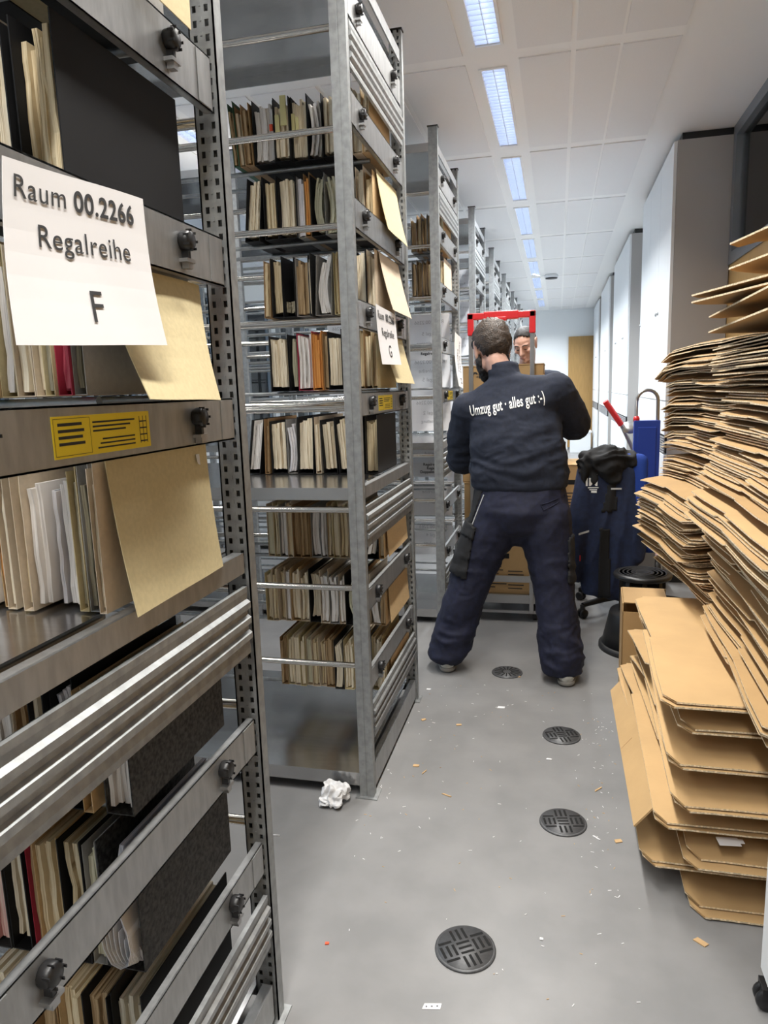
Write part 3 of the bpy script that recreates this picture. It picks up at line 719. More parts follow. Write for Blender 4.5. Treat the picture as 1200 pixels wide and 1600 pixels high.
def prof(pts):
    def f(u):
        for (a, b), (c, d) in zip(pts, pts[1:]):
            if u <= c: return b+(d-b)*(u-a)/(c-a)
        return pts[-1][1]
    return f
# far stack: slightly turned, its lowest cartons set back, its upper ones stepping back from the aisle
stack(46, .430, 2.60, .625, 1.60, .80, .56, .115, 'farther tall stack', 3, .06, 'cartons of the farther tall stack', prof([(0, .13), (.22, .02), (.46, .0), (.49, .095), (.7, .115), (.85, .10), (1, .085)]), .05, .014)
# near stack
stack(45, .462, 1.55, .640, 1.575, .93, .58, -.01, 'nearer tall stack', 5, .02, 'cartons of the nearer tall stack', prof([(0, .02), (.3, .0), (.6, .0), (1, .03)]), .0, .042)
def open_carton(loc, rot, L, W, lo, up, label):
    """a folded carton sprung open: two layers hinged along the wall side, the mouth towards the aisle"""
    m = MB(); th = .0045; n = 6
    for layer, (rise, bow) in enumerate((lo, up)):
        top = []; bot = []
        ys = [0, .04, L*.47, L*.475, L-.04, L]
        for y in ys:
            for i in range(n+1):
                u = i/n; x = W*u-W
                if i == 0 and y in (0, L): x += .04
                z = rise*(1-u)+bow*math.sin(PI*u)
                top.append((x, y, z+th)); bot.append((x, y, z))
        N = len(top); nx = n+1; fs = []; es = []
        for j in range(len(ys)-1):
            for i in range(n):
                q = j*nx+i; fs.append((q, q+1, q+nx+1, q+nx)); fs.append((N+q, N+q+nx, N+q+nx+1, N+q+1))
        ny = len(ys)
        rim = list(range(nx))+[j*nx+nx-1 for j in range(1, ny)]+[(ny-1)*nx+i for i in range(nx-2, -1, -1)]+[j*nx for j in range(ny-2, 0, -1)]
        for k in range(len(rim)): es.append((rim[k], rim[(k+1) % len(rim)], N+rim[(k+1) % len(rim)], N+rim[k]))
        b = len(m.v); m.add(top+bot, fs, 0, False); m.f += [[i+b for i in f] for f in es]; m.m += [1]*len(es); m.sm += [False]*len(es)
    o = m.build('open_carton', kr, None, loc, rot); tag(o, label, 'carton'); return o
open_carton((1.04, 1.62, 1.588), (0, 0, -.03), .80, .62, (.0, -.005), (.045, .02), 'half-open carton gaping towards the aisle, third from the top of its stack')
open_carton((1.05, 1.66, 1.652), (0, 0, .30), .72, .52, (.004, .0), (.022, .012), 'half-open carton whose flat tip reaches out over the aisle, second from the top')
open_carton((1.06, 1.46, 1.685), (0, 0, .20), .72, .52, (.035, .0), (.095, .055), 'half-open carton lying topmost of all beside the glazed partition')
# lower pile on the floor
rnd = random.Random(11)
low = [  # z, y near, x aisle edge, length, front step-back of the upper layer
 (.006, 1.86, .370, 1.15, .03), (.080, 1.95, .265, 1.20, .01), (.150, 1.86, .345, 1.12, .03), (.235, 1.90, .265, 1.18, .01),
 (.315, 1.86, .318, 1.12, .012), (.420, 1.89, .300, 1.10, .006), (.515, 1.91, .335, 1.05, .006), (.590, 1.90, .285, 1.00, .01)]
for k, (z, y, x, L, sb) in enumerate(low):
    g = carton(L, .68, rnd, .004, .0, .0, .005, cut=.045, setback=sb, puff=(low[k+1][0]-z-.022) if k < len(low)-1 else .01)
    o = g.build('flattened_carton', kr2, None, (x, y, z), (0, 0, rnd.uniform(-.02, .02)))
    tag(o, 'large flattened carton, %s from the floor in the low pile beneath the stacks' % ordinal(k+1), 'flattened carton', 'cartons of the low pile')
m = MB(); m.box(0, .005, 0, .26, 0, .49); m.box(0, .20, .255, .26, 0, .49); m.box(.0, .16, .0, .005, .0, .45); m.box(.006, .19, .0, .25, .49, .494)
o = m.build('upright_carton', M['kraft'], None, (.285, 3.17, .001), (0, 0, -.05)); tag(o, 'carton standing upright on edge behind the low pile', 'carton')
m = MB(); m.box(0, .095, 0, .95, 0, .005, 0); m.box(.002, .06, .45, .452, .005, .006, 0)
o = m.build('carton_flap', M['kraft2'], None, (.228, 1.98, .18), (0, -.9, .0)); tag(o, 'loose carton flap hanging down along the aisle side of the low pile', 'carton flap')
b = MB(); b.box(-.028, .028, -.018, .018, 0, .0012); b.box(.028, .040, -.006, .012, 0, .0012); tag(b.build('paper_scrap', M['paper'], None, (.46, 1.905, .2145), (0, .0, .1)), 'torn white paper scrap lying on a low carton', 'paper scrap')

# ------------------------------------------------------------------ people
def ell(c, r, rot=None):
    pts = []
    for i in range(9):
        t = PI*i/8
        for j in range(14):
            p = V((r[0]*math.sin(t)*math.cos(2*PI*j/14), r[1]*math.sin(t)*math.sin(2*PI*j/14), r[2]*math.cos(t)))
            if rot: p = rot @ p
            pts.append(V(c)+p)
    return pts
def sph(c, r): return ell(c, (r, r, r))
class Body:
    def __init__(s): s.bm = bmesh.new()
    def hull(s, *groups):
        b = bmesh.new()
        for g in groups:
            for p in g: b.verts.new(p)
        bmesh.ops.remove_doubles(b, verts=b.verts, dist=1e-5)
        r = bmesh.ops.convex_hull(b, input=b.verts)
        bmesh.ops.delete(b, geom=list({e for e in r['geom_interior']+r['geom_unused'] if isinstance(e, bmesh.types.BMVert) and e.is_valid}), context='VERTS')
        me = bpy.data.meshes.new('hull_tmp'); b.to_mesh(me); b.free(); s.bm.from_mesh(me); bpy.data.meshes.remove(me)
    def limb(s, pts):
        for (a, ra), (b, rb) in zip(pts, pts[1:]): s.hull(sph(a, ra), sph(b, rb))
    def fuse(s, name, voxel, it=6, mats=None, wr=None):
        me = bpy.data.meshes.new(name); s.bm.to_mesh(me); s.bm.free()
        o = bpy.data.objects.new('fuse_tmp', me); C.objects.link(o)
        r = o.modifiers.new('r', 'REMESH'); r.mode = 'VOXEL'; r.voxel_size = voxel
        sm = o.modifiers.new('s', 'SMOOTH'); sm.factor = .5; sm.iterations = it
        dg = bpy.context.evaluated_depsgraph_get(); dg.update()
        out = bpy.data.meshes.new_from_object(o.evaluated_get(dg)); out.name = name
        bpy.data.objects.remove(o); bpy.data.meshes.remove(me)
        if wr:
            ns = [v.normal.copy() for v in out.vertices]
            for v, n in zip(out.vertices, ns): v.co += n*wr(v.co)
        for p in out.polygons: p.use_smooth = True
        out.materials.clear()
        for m_ in (mats if isinstance(mats, list) else [mats]): out.materials.append(m_)
        return out
def folds(amp, sx, sy, sz, seed, sharp=1.):
    def f(p):
        q = V((p.x*sx+seed, p.y*sy, p.z*sz))
        w = noise.noise(q*.5)*1.2
        a = noise.noise(V((q.x+w, q.y, q.z+w*1.4)))
        return amp*((1-abs(a)*2)-.35)
    return f
def hand(b, wrist, d, n, side, grip=.9, r=.0095):
    """wrist point, finger direction d, palm normal n (towards the palm side), side = direction of the thumb edge"""
    d, n, side = V(d).normalized(), V(n).normalized(), V(side).normalized()
    w = V(wrist); kn = w+d*.092
    b.hull(sph(w, .026), sph(w+d*.03+side*.024, .018), sph(w+d*.03-side*.024, .017), sph(kn+side*.033, .0125), sph(kn-side*.033, .0115))
    for k, (o, L) in enumerate(((.031, .070), (.010, .080), (-.011, .074), (-.031, .058))):
        p = kn+side*o-d*.004; ang = .25
        for q, f in enumerate((.45, .32, .23)):
            ang += grip*(.75 if q else .45)
            e = p+(d*math.cos(ang)+n*math.sin(ang))*L*f*1.1
            b.hull(sph(p, r*(1-.08*q)), sph(e, r*(1-.08*(q+1)))); p = e
    p = w+d*.02+side*.026; e = p+(side*.75+d*.6+n*.35).normalized()*.042; g = e+(d*.75+n*.6+side*.1).normalized()*.034; h = g+(d*.7+n*.7-side*.1).normalized()*.026
    b.hull(sph(p, .015), sph(e, .012)); b.hull(sph(e, .0115), sph(g, .0105)); b.hull(sph(g, .0105), sph(h, .0085))
def head(b, T, wide=1.):
    """head pieces in a local frame: face to +y, up +z, ears at x=+-0.075; T places it"""
    def E(c, r, tilt=0): return [T @ p for p in ell(c, (r[0]*wide, r[1], r[2]), Matrix.Rotation(tilt, 3, 'X'))]
    b.hull(E((0, -.015, .035), (.077, .098, .088)), E((0, .03, .03), (.068, .066, .07)))              # cranium
    b.hull(E((0, .035, -.01), (.064, .058, .05)), E((0, .052, -.085), (.032, .03, .024)), E((.045, .0, -.055), (.018, .03, .03)), E((-.045, .0, -.055), (.018, .03, .03)))  # jaw
    b.hull(E((0, .088, .022), (.046, .012, .010)), E((0, .078, .03), (.055, .016, .014)))             # brow
    b.hull(E((0, .100, .010), (.008, .008, .008)), E((0, .124, -.030), (.011, .010, .009)), E((0, .095, -.036), (.019, .012, .008)))  # nose
    for s in (1, -1):
        b.hull(E((s*.042, .074, -.016), (.02, .02, .016)), E((s*.05, .045, -.02), (.02, .03, .02)))    # cheekbone
        b.hull(E((s*.078, -.006, .022), (.008, .022, .02), .2), E((s*.084, -.016, .03), (.006, .012, .02), .2), E((s*.076, .0, -.022), (.008, .012, .014)))  # ear
    for s in (1, -1): b.hull(E((s*.030, .082, .008), (.018, .009, .007)), E((s*.030, .082, -.001), (.013, .007, .003)))
    b.hull(E((0, .094, -.056), (.024, .009, .005)), E((0, .097, -.058), (.010, .009, .005)))           # upper lip
    b.hull(E((0, .093, -.068), (.02, .009, .006)))                                                     # lower lip
    b.hull(E((0, .082, -.092), (.018, .016, .014)), E((0, .07, -.088), (.03, .02, .015)))              # chin
def hair_shell(T, keep, rough, seed, mt, name, thick, parent, wide=1., base=(0, -.012, .035), rad=(.082, .103, .093), top=None):
    m = MB(); n, k = 40, 28; idx = {}; vs = []; fs = []
    def P(i, j):
        t = PI*i/k; a = 2*PI*j/n
        return V((math.sin(t)*math.cos(a), math.sin(t)*math.sin(a), math.cos(t)))
    def vert(i, j, layer):
        key = (i, j % n if 0 < i < k else 0, layer)
        if key not in idx:
            d = P(i, j % n); kv = keep(d)
            ex = 1+(thick(d)+rough*noise.noise(d*9+V((seed, 0, 0)))+rough*.7*noise.noise(d*22+V((0, seed, 0))))*layer
            idx[key] = len(vs); vs.append(T @ V((base[0]+rad[0]*wide*d.x*ex, base[1]+rad[1]*d.y*ex, base[2]+rad[2]*d.z*ex)))
        return idx[key]
    cells = set((i, j) for i in range(k) for j in range(n) if keep((P(i, j)+P(i+1, j)+P(i, j+1)+P(i+1, j+1)).normalized()))
    for i, j in cells:
        for layer in (0, 1):
            q = [vert(i, j, layer), vert(i+1, j, layer), vert(i+1, j+1, layer), vert(i, j+1, layer)]
            q = [x for t, x in enumerate(q) if x not in q[:t]]
            if len(q) >= 3: fs.append(q if layer else q[::-1])
        for (di, dj, e) in ((-1, 0, ((i, j), (i, j+1))), (1, 0, ((i+1, j), (i+1, j+1))), (0, -1, ((i, j), (i+1, j))), (0, 1, ((i, j+1), (i+1, j+1)))):
            if (i+di, (j+dj) % n) not in cells and 0 <= i+di < k:
                fs.append((vert(*e[0], 0), vert(*e[1], 0), vert(*e[1], 1), vert(*e[0], 1)))
    m.add(vs, fs, 0, True); return m.build(name, mt, parent)
def shoe(heel, toe_dir, parent, L=.295):
    h = V(heel); d = V(toe_dir).normalized(); s = V((d.y, -d.x, 0))
    b = Body()
    def E(a, o, z, r): return ell(h+d*a+s*o+V((0, 0, z)), r)
    b.hull(E(.045, 0, .055, (.042, .042, .05)), E(.10, 0, .075, (.042, .05, .045)), E(.20, 0, .045, (.047, .047, .03)), E(.25, .005, .038, (.04, .04, .024)))
    b.hull(E(.045, 0, .08, (.04, .04, .035)), E(.09, 0, .10, (.042, .042, .03)))
    o = link('shoe', b.fuse('shoe', .008, 4, M['shoe']), parent)
    c = Body(); c.hull(*[ell(h+d*a+s*q+V((0, 0, z)), (r, r, .006)) for a, q, r in ((.045, 0, .042), (.12, 0, .04), (.20, 0, .05), (.255, .004, .042)) for z in (.0085, .024)])
    link('sole', c.fuse('sole', .006, 2, M['sole']), o)
    return o
def patch(me, pred, off, name, mt, parent):
    """the faces of a garment inside a region, lifted off and given thickness: a sewn-on pocket or panel"""
    bm = bmesh.new(); bm.from_mesh(me)
    bmesh.ops.delete(bm, geom=[f for f in bm.faces if not pred(f.calc_center_median(), f.normal)], context='FACES')
    if not bm.faces: bm.free(); return None
    bm.normal_update(); ns = {v: v.normal.copy() for v in bm.verts}
    g = bmesh.ops.extrude_face_region(bm, geom=bm.faces[:]); 
    for v in [e for e in g['geom'] if isinstance(e, bmesh.types.BMVert)]: v.co += v.normal*off if v not in ns else ns[v]*off
    for v in bm.verts:
        if v in ns: v.co -= ns[v]*.002
    bmesh.ops.recalc_face_normals(bm, faces=bm.faces)
    out = bpy.data.meshes.new(name); bm.to_mesh(out); bm.free(); out.materials.append(mt)
    for p in out.polygons: p.use_smooth = True
    return link(name, out, parent)
def project(bvh, o, d):
    hit = bvh.ray_cast(V(o), V(d)); return hit[0], hit[1]

def man():
    # ---- joints of the standing man seen from behind
    hipL, hipR = V((-.285, 3.56, .84)), V((-.065, 3.55, .84))
    knL, knR = V((-.435, 3.53, .46)), V((-.012, 3.50, .46))
    anL, anR = V((-.535, 3.50, .10)), V((.032, 3.43, .10))
    shL, shR = V((-.440, 3.67, 1.335)), V((-.012, 3.66, 1.415))
    elL, elR = V((-.497, 3.80, 1.07)), V((.085, 3.80, 1.245))
    wrL, wrR = V((-.520, 4.07, 1.10)), V((-.085, 4.10, 1.30))
    neck = V((-.262, 3.70, 1.49)); hc = V((-.332, 3.765, 1.622))
    T = Matrix.Translation(hc) @ Matrix.Rotation(.46, 4, 'Z') @ Matrix.Rotation(-.36, 4, 'X') @ Matrix.Scale(1.13, 4)
    b = Body()
    b.hull(ell((-.18, 3.56, .86), (.155, .10, .10)), ell((-.19, 3.60, 1.08), (.15, .10, .08)))
    b.hull(ell((-.19, 3.60, 1.08), (.16, .10, .08)), ell((-.22, 3.66, 1.30), (.175, .11, .09)))
    b.hull(ell((-.22, 3.66, 1.30), (.17, .10, .08)), sph(shL, .05), sph(shR, .05), sph(neck-V((0, .0, .07)), .05))
    b.hull(sph(neck-V((0, 0, .03)), .066), ell(T @ V((0, -.035, -.055)), (.058, .06, .05)))
    b.limb([(shL, .06), (elL, .044), (wrL, .030)]); b.limb([(shR, .06), (elR, .044), (wrR, .030)])
    b.limb([(hipL, .10), (knL, .065), (anL, .045), (anL+V((-.015, .14, -.055)), .03)]); b.limb([(hipR, .10), (knR, .065), (anR, .045), (anR+V((.015, .14, -.055)), .03)])
    head(b, T)
    hand(b, wrL, (.10, 1, .02), (1, 0, 0), (0, .0, 1), 1.0); hand(b, wrR, (-.30, 1, .05), (-1, -.1, 0), (0, 0, 1), 1.0)
    body = link('person', b.fuse('person', .0052, 3, M['skin']))
    tag(body, 'person seen from behind in navy sweatshirt and work trousers, legs apart, holding a trolley', 'person')
    hair_shell(T, lambda d: d.z > -.56-.55*max(0, -d.y) and not (d.y > .28 and d.z < .62) and not (abs(d.x) > .72 and d.z < -.10 and d.y > -.22), .12, 3., M['hair1'], 'hair',
               lambda d: .05+.20*max(0, d.z)**2+.03*max(0, d.y)-.03*max(0, -d.z-.3), body)
    bd = Body()
    def E(c, r): return [T @ p for p in ell(c, r)]
    bd.hull(E((0, .058, -.095), (.044, .042, .034)), E((.056, .018, -.058), (.016, .030, .034)), E((-.056, .018, -.058), (.016, .030, .034)))
    for q in (1, -1): bd.hull(E((q*.066, .006, -.045), (.012, .022, .03)), E((q*.072, .004, .005), (.008, .014, .02)))
    link('beard', bd.fuse('beard', .006, 3, M['hair2'], folds(.006, 60, 60, 40, 2.)), body)
    em = MB(); em.tube([T @ V((-.083+.004*math.cos(a), -.004+.008*math.cos(a), -.036+.008*math.sin(a))) for a in [2*PI*k/12 for k in range(12)]], .0015, 6, closed=True); em.build('earring', M['steel'], body)
    # ---- sweatshirt
    s = Body()
    s.hull(ell((-.186, 3.575, .955), (.238, .150, .045)), ell((-.186, 3.585, 1.02), (.240, .155, .05)))
    s.hull(ell((-.186, 3.585, 1.02), (.242, .158, .06)), ell((-.20, 3.62, 1.19), (.232, .160, .07)))
    s.hull(ell((-.20, 3.62, 1.19), (.232, .160, .07)), ell((-.22, 3.665, 1.33), (.225, .150, .08)))
    s.hull(ell((-.22, 3.665, 1.33), (.225, .145, .07)), sph(shL+V((.015, 0, -.01)), .088), sph(shR+V((-.02, 0, -.01)), .088), ell((-.245, 3.69, 1.455), (.10, .085, .05)))
    s.hull(ell((-.252, 3.695, 1.46), (.086, .086, .03)), ell((-.275, 3.722, 1.560), (.078, .082, .012)))
    s.hull(sph(shL, .07), sph(shR, .07), ell((-.252, 3.69, 1.475), (.088, .085, .04)))
    s.limb([(shL, .092), (shL*.45+elL*.55+V((-.008, 0, 0)), .086), (elL, .080), (elL*.5+wrL*.5, .068), (wrL-V((0, .03, 0)), .050)])
    s.limb([(shR, .092), (shR*.45+elR*.55+V((.008, 0, 0)), .086), (elR, .082), (elR*.5+wrR*.5, .068), (wrR-V((0, .03, 0)), .050)])
    fA = folds(.011, 5, 5, 13, 2.); fB = folds(.006, 12, 12, 26, 7.)
    def wr(p):
        k = .35+.65*max(0, min(1, (1.34-p.z)/.25))
        return (fA(p)+fB(p))*k if p.z > .985 else .002
    me = s.fuse('sweatshirt', .010, 5, M['navy'], wr)
    sw = link('sweatshirt', me, body)
    bvh = BVHTree.FromPolygons([v.co for v in me.vertices], [p.vertices for p in me.polygons])
    def draped_text(body_, size, px, pz, ang, xs, bold, parent, off=.003):
        t = text_mesh('lettering', body_, size, M['white_ink'], bold, xs=xs)
        ca, sa = math.cos(ang), math.sin(ang)
        bm = bmesh.new(); bm.from_mesh(t); bmesh.ops.triangulate(bm, faces=bm.faces[:])
        bmesh.ops.subdivide_edges(bm, edges=[e for e in bm.edges if e.calc_length() > .012], cuts=2, use_grid_fill=True)
        bm.to_mesh(t); bm.free()
        for v in t.vertices:
            x, y = v.co.x, v.co.y; X = px+x*ca-y*sa; Z = pz+x*sa+y*ca
            h, _ = project(bvh, (X, 2.5, Z), (0, 1, 0))
            v.co = V((X, (h.y if h else 3.5)-off-(.0005 if v.co.z > 0 else 0), Z))
        return link('back_print', t, parent)
    draped_text('Umzug gut \u00b7 alles gut :-)', .074, -.240, 1.338, .172, .485, .0010, sw)
    # seams of the shoulder yoke
    # ---- trousers
    t = Body()
    t.hull(ell((-.182, 3.575, .955), (.222, .142, .03)), ell((-.178, 3.555, .84), (.238, .165, .07)), ell((-.18, 3.56, .76), (.225, .150, .06)))
    t.hull(ell((-.18, 3.56, .80), (.12, .14, .06)), ell((-.185, 3.57, .70), (.07, .09, .05)))
    t.limb([(hipL+V((.0, 0, -.04)), .138), (V((-.372, 3.545, .62)), .118), (knL, .106), (V((-.490, 3.515, .27)), .103), (V((-.532, 3.505, .12)), .102)])
    t.hull(sph((-.532, 3.505, .125), .102), ell((-.545, 3.515, .075), (.105, .11, .03)))
    t.limb([(hipR+V((0, 0, -.04)), .138), (V((-.035, 3.53, .62)), .116), (knR, .100), (V((.012, 3.47, .27)), .100), (V((.03, 3.44, .12)), .106)])
    t.hull(sph((.03, 3.44, .12), .100), ell((.034, 3.45, .06), (.104, .11, .03)))
    gA = folds(.012, 6, 6, 10, 5.); gB = folds(.006, 14, 14, 22, 1.)
    def wt(p):
        k = 1. if p.z < .30 else .55 if p.z < .62 else .35
        return (gA(p)+gB(p))*k
    me = t.fuse('trousers', .010, 4, M['trouser'], wt); tr = link('trousers', me, body)
    bt = BVHTree.FromPolygons([v.co for v in me.vertices], [p.vertices for p in me.polygons])
    # black knee-side pocket on the left thigh, piping, back pocket flap
    def inq(x, z, q):   # convex quad test in the x-z plane
        return all((q[(i+1) % 4][0]-q[i][0])*(z-q[i][1])-(q[(i+1) % 4][1]-q[i][1])*(x-q[i][0]) <= 0 for i in range(4))
    ql = [(-.50, .80), (-.395, .755), (-.435, .500), (-.60, .555)]
    patch(me, lambda c, n: inq(c.x, c.z, ql) and c.y < 3.60, .011, 'cargo_pocket', M['blackcloth'], tr)
    qf = [(-.505, .815), (-.385, .765), (-.400, .705), (-.56, .745)]
    patch(me, lambda c, n: inq(c.x, c.z, qf) and c.y < 3.60, .016, 'pocket_flap', M['blackcloth'], tr)
    qh = [(-.50, .96), (-.352, .955), (-.425, .745), (-.50, .70)]
    patch(me, lambda c, n: inq(c.x, c.z, qh) and c.y < 3.62, .004, 'hip_panel', M['blackcloth'], tr)
    patch(me, lambda c, n: c.x > .055 and .50 < c.z < .72 and n.x > .5, .010, 'side_pocket', M['blackcloth'], tr)
    pts = []
    for k in range(9):
        u = k/8; X = -.350-.078*u; Z = .925-.20*u; h, n_ = project(bt, (X, 2.5, Z), (0, 1, 0))
        if h: pts.append(h+V((0, -.002, 0)))
    if len(pts) > 2: mm = MB(); mm.tube(pts, .0028, 6); mm.build('piping', M['grey_trim'], tr)
    pts = []
    for X, Z in ((-.075, .885), (-.062, .858), (-.03, .872), (0, .885), (.035, .905), (.036, .92), (0, .906), (-.04, .893), (-.075, .885)):
        h, n_ = project(bt, (X, 2.5, Z), (0, 1, 0))
        if h: pts.append(h+V((0, -.002, 0)))
    if len(pts) > 2: mm = MB(); mm.tube(pts, .0022, 6); mm.build('back_pocket_flap', M['trouser'], tr)
    shoe((-.535, 3.425, .0), (-.22, 1, 0), body); shoe((.048, 3.345, .0), (.10, 1, 0), body)
    return body
man()

def second_person():
    hc = V((-.232, 5.36, 1.735))
    T = Matrix.Translation(hc) @ Matrix.Rotation(PI-.28, 4, 'Z') @ Matrix.Rotation(-.40, 4, 'X') @ Matrix.Rotation(.06, 4, 'Y') @ Matrix.Scale(1.0, 4)
    neck = V((-.225, 5.44, 1.585)); shL, shR = V((-.42, 5.46, 1.47)), V((-.03, 5.46, 1.47))
    elL, elR = V((-.50, 5.38, 1.19)), V((.05, 5.38, 1.19)); wrL, wrR = V((-.555, 5.13, 1.24)), V((-.02, 5.13, 1.24))
    hipL, hipR = V((-.33, 5.54, .92)), V((-.12, 5.54, .92)); knL, knR = V((-.36, 5.56, .50)), V((-.15, 5.56, .50)); anL, anR = V((-.37, 5.60, .10)), V((-.16, 5.60, .10))
    b = Body()
    b.hull(ell((-.225, 5.54, .94), (.15, .10, .10)), ell((-.225, 5.51, 1.16), (.145, .10, .08)))
    b.hull(ell((-.225, 5.51, 1.16), (.15, .10, .08)), ell((-.225, 5.48, 1.38), (.17, .11, .09)), sph(shL, .055), sph(shR, .055))
    b.hull(sph(shL, .055), sph(shR, .055), sph(neck-V((0, -.01, .04)), .06))
    b.hull(sph(neck-V((0, 0, .02)), .06), ell(T @ V((0, -.03, -.055)), (.055, .058, .05)))
    b.limb([(shL, .058), (elL, .042), (wrL, .029)]); b.limb([(shR, .058), (elR, .042), (wrR, .029)])
    b.limb([(hipL, .09), (knL, .062), (anL, .044), (anL+V((-.02, -.14, -.055)), .03)]); b.limb([(hipR, .09), (knR, .062), (anR, .044), (anR+V((.02, -.14, -.055)), .03)])
    head(b, T, .95)
    hand(b, wrL, (.05, -1, .0), (1, 0, 0), (0, 0, 1), .3); hand(b, wrR, (-.05, -1, .0), (-1, 0, 0), (0, 0, 1), .3)
    body = link('person', b.fuse('person', .0048, 2, M['skin']))
    tag(body, 'person facing the viewpoint behind stacked boxes, looking down, short dark hair and navy top', 'person')
    hair_shell(T, lambda d: d.z > -.20-.35*max(0, -d.y)+1.0*max(0, d.y) and not (abs(d.x) > .7 and d.z < 0 and d.y > -.1), .015, 5., M['hair2'], 'hair', lambda d: .02+.05*max(0, d.z)**2, body, .95, rad=(.080, .101, .092))
    for s_ in (1, -1):
        e = MB(); e.lathe([(.001, -.0115), (.008, -.0085), (.0115, 0), (.008, .0085), (.001, .0115)], (0, 0, 0), 12); 
        o = e.build('eye', M['eye'], body); o.matrix_local = T @ Matrix.Translation((s_*.031, .0785, .002)) @ Matrix.Scale(.9, 4)
        i = MB(); i.lathe([(.0052, 0), (.0045, .0012), (.001, .0018)], n=12, T=Matrix.Translation((0, .0102, -.004)) @ Matrix.Rotation(-PI/2+.3, 4, 'X')); i.build('iris', M['iris'], o)
        br = MB(); br.tube([T @ V(p) for p in ((s_*.012, .101, .026), (s_*.030, .100, .032), (s_*.050, .084, .026))], [.0028, .0034, .002], 6); br.build('eyebrow', M['hair2'], body)
        lid = MB(); lid.tube([T @ V(p) for p in ((s_*.016, .088, -.001), (s_*.031, .0905, -.004), (s_*.046, .080, -.001))], .0026, 6); lid.build('eyelashes', M['hair2'], body)
    lp = MB(); lp.tube([T @ V(p) for p in ((-.022, .098, -.0625), (0, .1055, -.062), (.022, .098, -.0625))], [.002, .0042, .002], 8); lp.build('lips', M['lip'], body)
    ep = MB(); ep.lathe([(.002, -.022), (.004, -.016), (.004, -.004), (.0075, .002), (.006, .008), (.002, .010)], n=10); o = ep.build('earphone', M['paper'], body); o.matrix_local = T @ Matrix.Translation((.080, .012, .0))
    s = Body()
    s.hull(ell((-.225, 5.54, .96), (.20, .13, .05)), ell((-.225, 5.51, 1.16), (.19, .13, .08)))
    s.hull(ell((-.225, 5.51, 1.16), (.19, .13, .08)), ell((-.225, 5.48, 1.38), (.195, .13, .08)))
    s.hull(ell((-.225, 5.48, 1.38), (.19, .12, .07)), sph(shL, .078), sph(shR, .078), ell((-.225, 5.46, 1.53), (.09, .08, .04)))
    s.hull(ell((-.225, 5.455, 1.53), (.078, .078, .02)), ell((-.225, 5.44, 1.585), (.070, .072, .012)))
    s.limb([(shL, .078), (elL, .066), (wrL+V((0, .03, 0)), .045)]); s.limb([(shR, .078), (elR, .066), (wrR+V((0, .03, 0)), .045)])
    link('sweatshirt', s.fuse('sweatshirt', .011, 5, M['navy'], folds(.007, 7, 7, 14, 4.)), body)
    t = Body()
    t.hull(ell((-.225, 5.54, .98), (.185, .125, .03)), ell((-.225, 5.54, .86), (.20, .14, .07)))
    t.limb([(hipL, .12), (knL, .09), (anL+V((0, 0, .0)), .085)]); t.limb([(hipR, .12), (knR, .09), (anR, .085)])
    link('trousers', t.fuse('trousers', .012, 4, M['trouser'], folds(.008, 7, 7, 12, 6.)), body)
    shoe((-.365, 5.68, 0), (-.15, -1, 0), body); shoe((-.165, 5.68, 0), (.08, -1, 0), body)
second_person()

# ------------------------------------------------------------------ trolley and moving boxes
TY = 4.31
def trolley():
    r = empty('trolley', (-.325, TY, 0))
    hw = .178
    m = MB(); m.box(-.235, .235, .02, .62, .135, .165); m.build('platform', M['black'], r)
    m = MB(); m.box(-.24, .24, .0, .022, .118, .172); m.box(-.24, .24, .62, .64, .118, .172); m.box(-.255, -.235, 0, .64, .118, .172); m.box(.235, .255, 0, .64, .118, .172); m.build('platform_edge', M['steel'], r)
    m = MB(); m.box(-.24, .24, -.002, .016, .055, .072); m.build('lower_bar', M['steel'], r)
    for s in (-1, 1):
        m = MB(); m.box(s*hw-.013, s*hw+.013, -.008, .012, .06, 1.765); m.build('upright', M['steel'], r, bevel=.003)
    m = MB(); m.box(-hw, hw, -.012, .0, .255, .295); m.build('cross_bar', M['steel'], r, bevel=.002)
    m = MB(); m.box(-hw-.018, hw+.018, -.016, .020, 1.835, 1.872)
    for s in (-1, 1): m.box(s*hw-.018, s*hw+.018, -.016, .020, 1.745, 1.872)
    m.box(-.10, .10, -.020, .024, 1.830, 1.878); m.box(-.032, .032, -.024, .0, 1.822, 1.846); 
    h = m.build('push_handle', M['red'], r, bevel=.005)
    for x in (-.20, .20):
        for y in (.06, .56):
            m = MB(); m.lathe([(.052, -.016), (.056, -.012), (.056, .012), (.052, .016)], n=20, T=Matrix.Translation((x, y, .056)) @ Matrix.Rotation(PI/2, 4, 'Y')); w = m.build('wheel', M['black'], r)
            f = MB(); f.box(x-.024, x+.024, y-.02, y+.02, .106, .120); f.box(x-.024, x-.02, y-.015, y+.015, .05, .11); f.box(x+.02, x+.024, y-.015, y+.015, .05, .11); f.build('wheel_fork', M['steel'], w)
    tag(r, 'trolley with red push handle and grey uprights, loaded with moving boxes', 'trolley')
trolley()
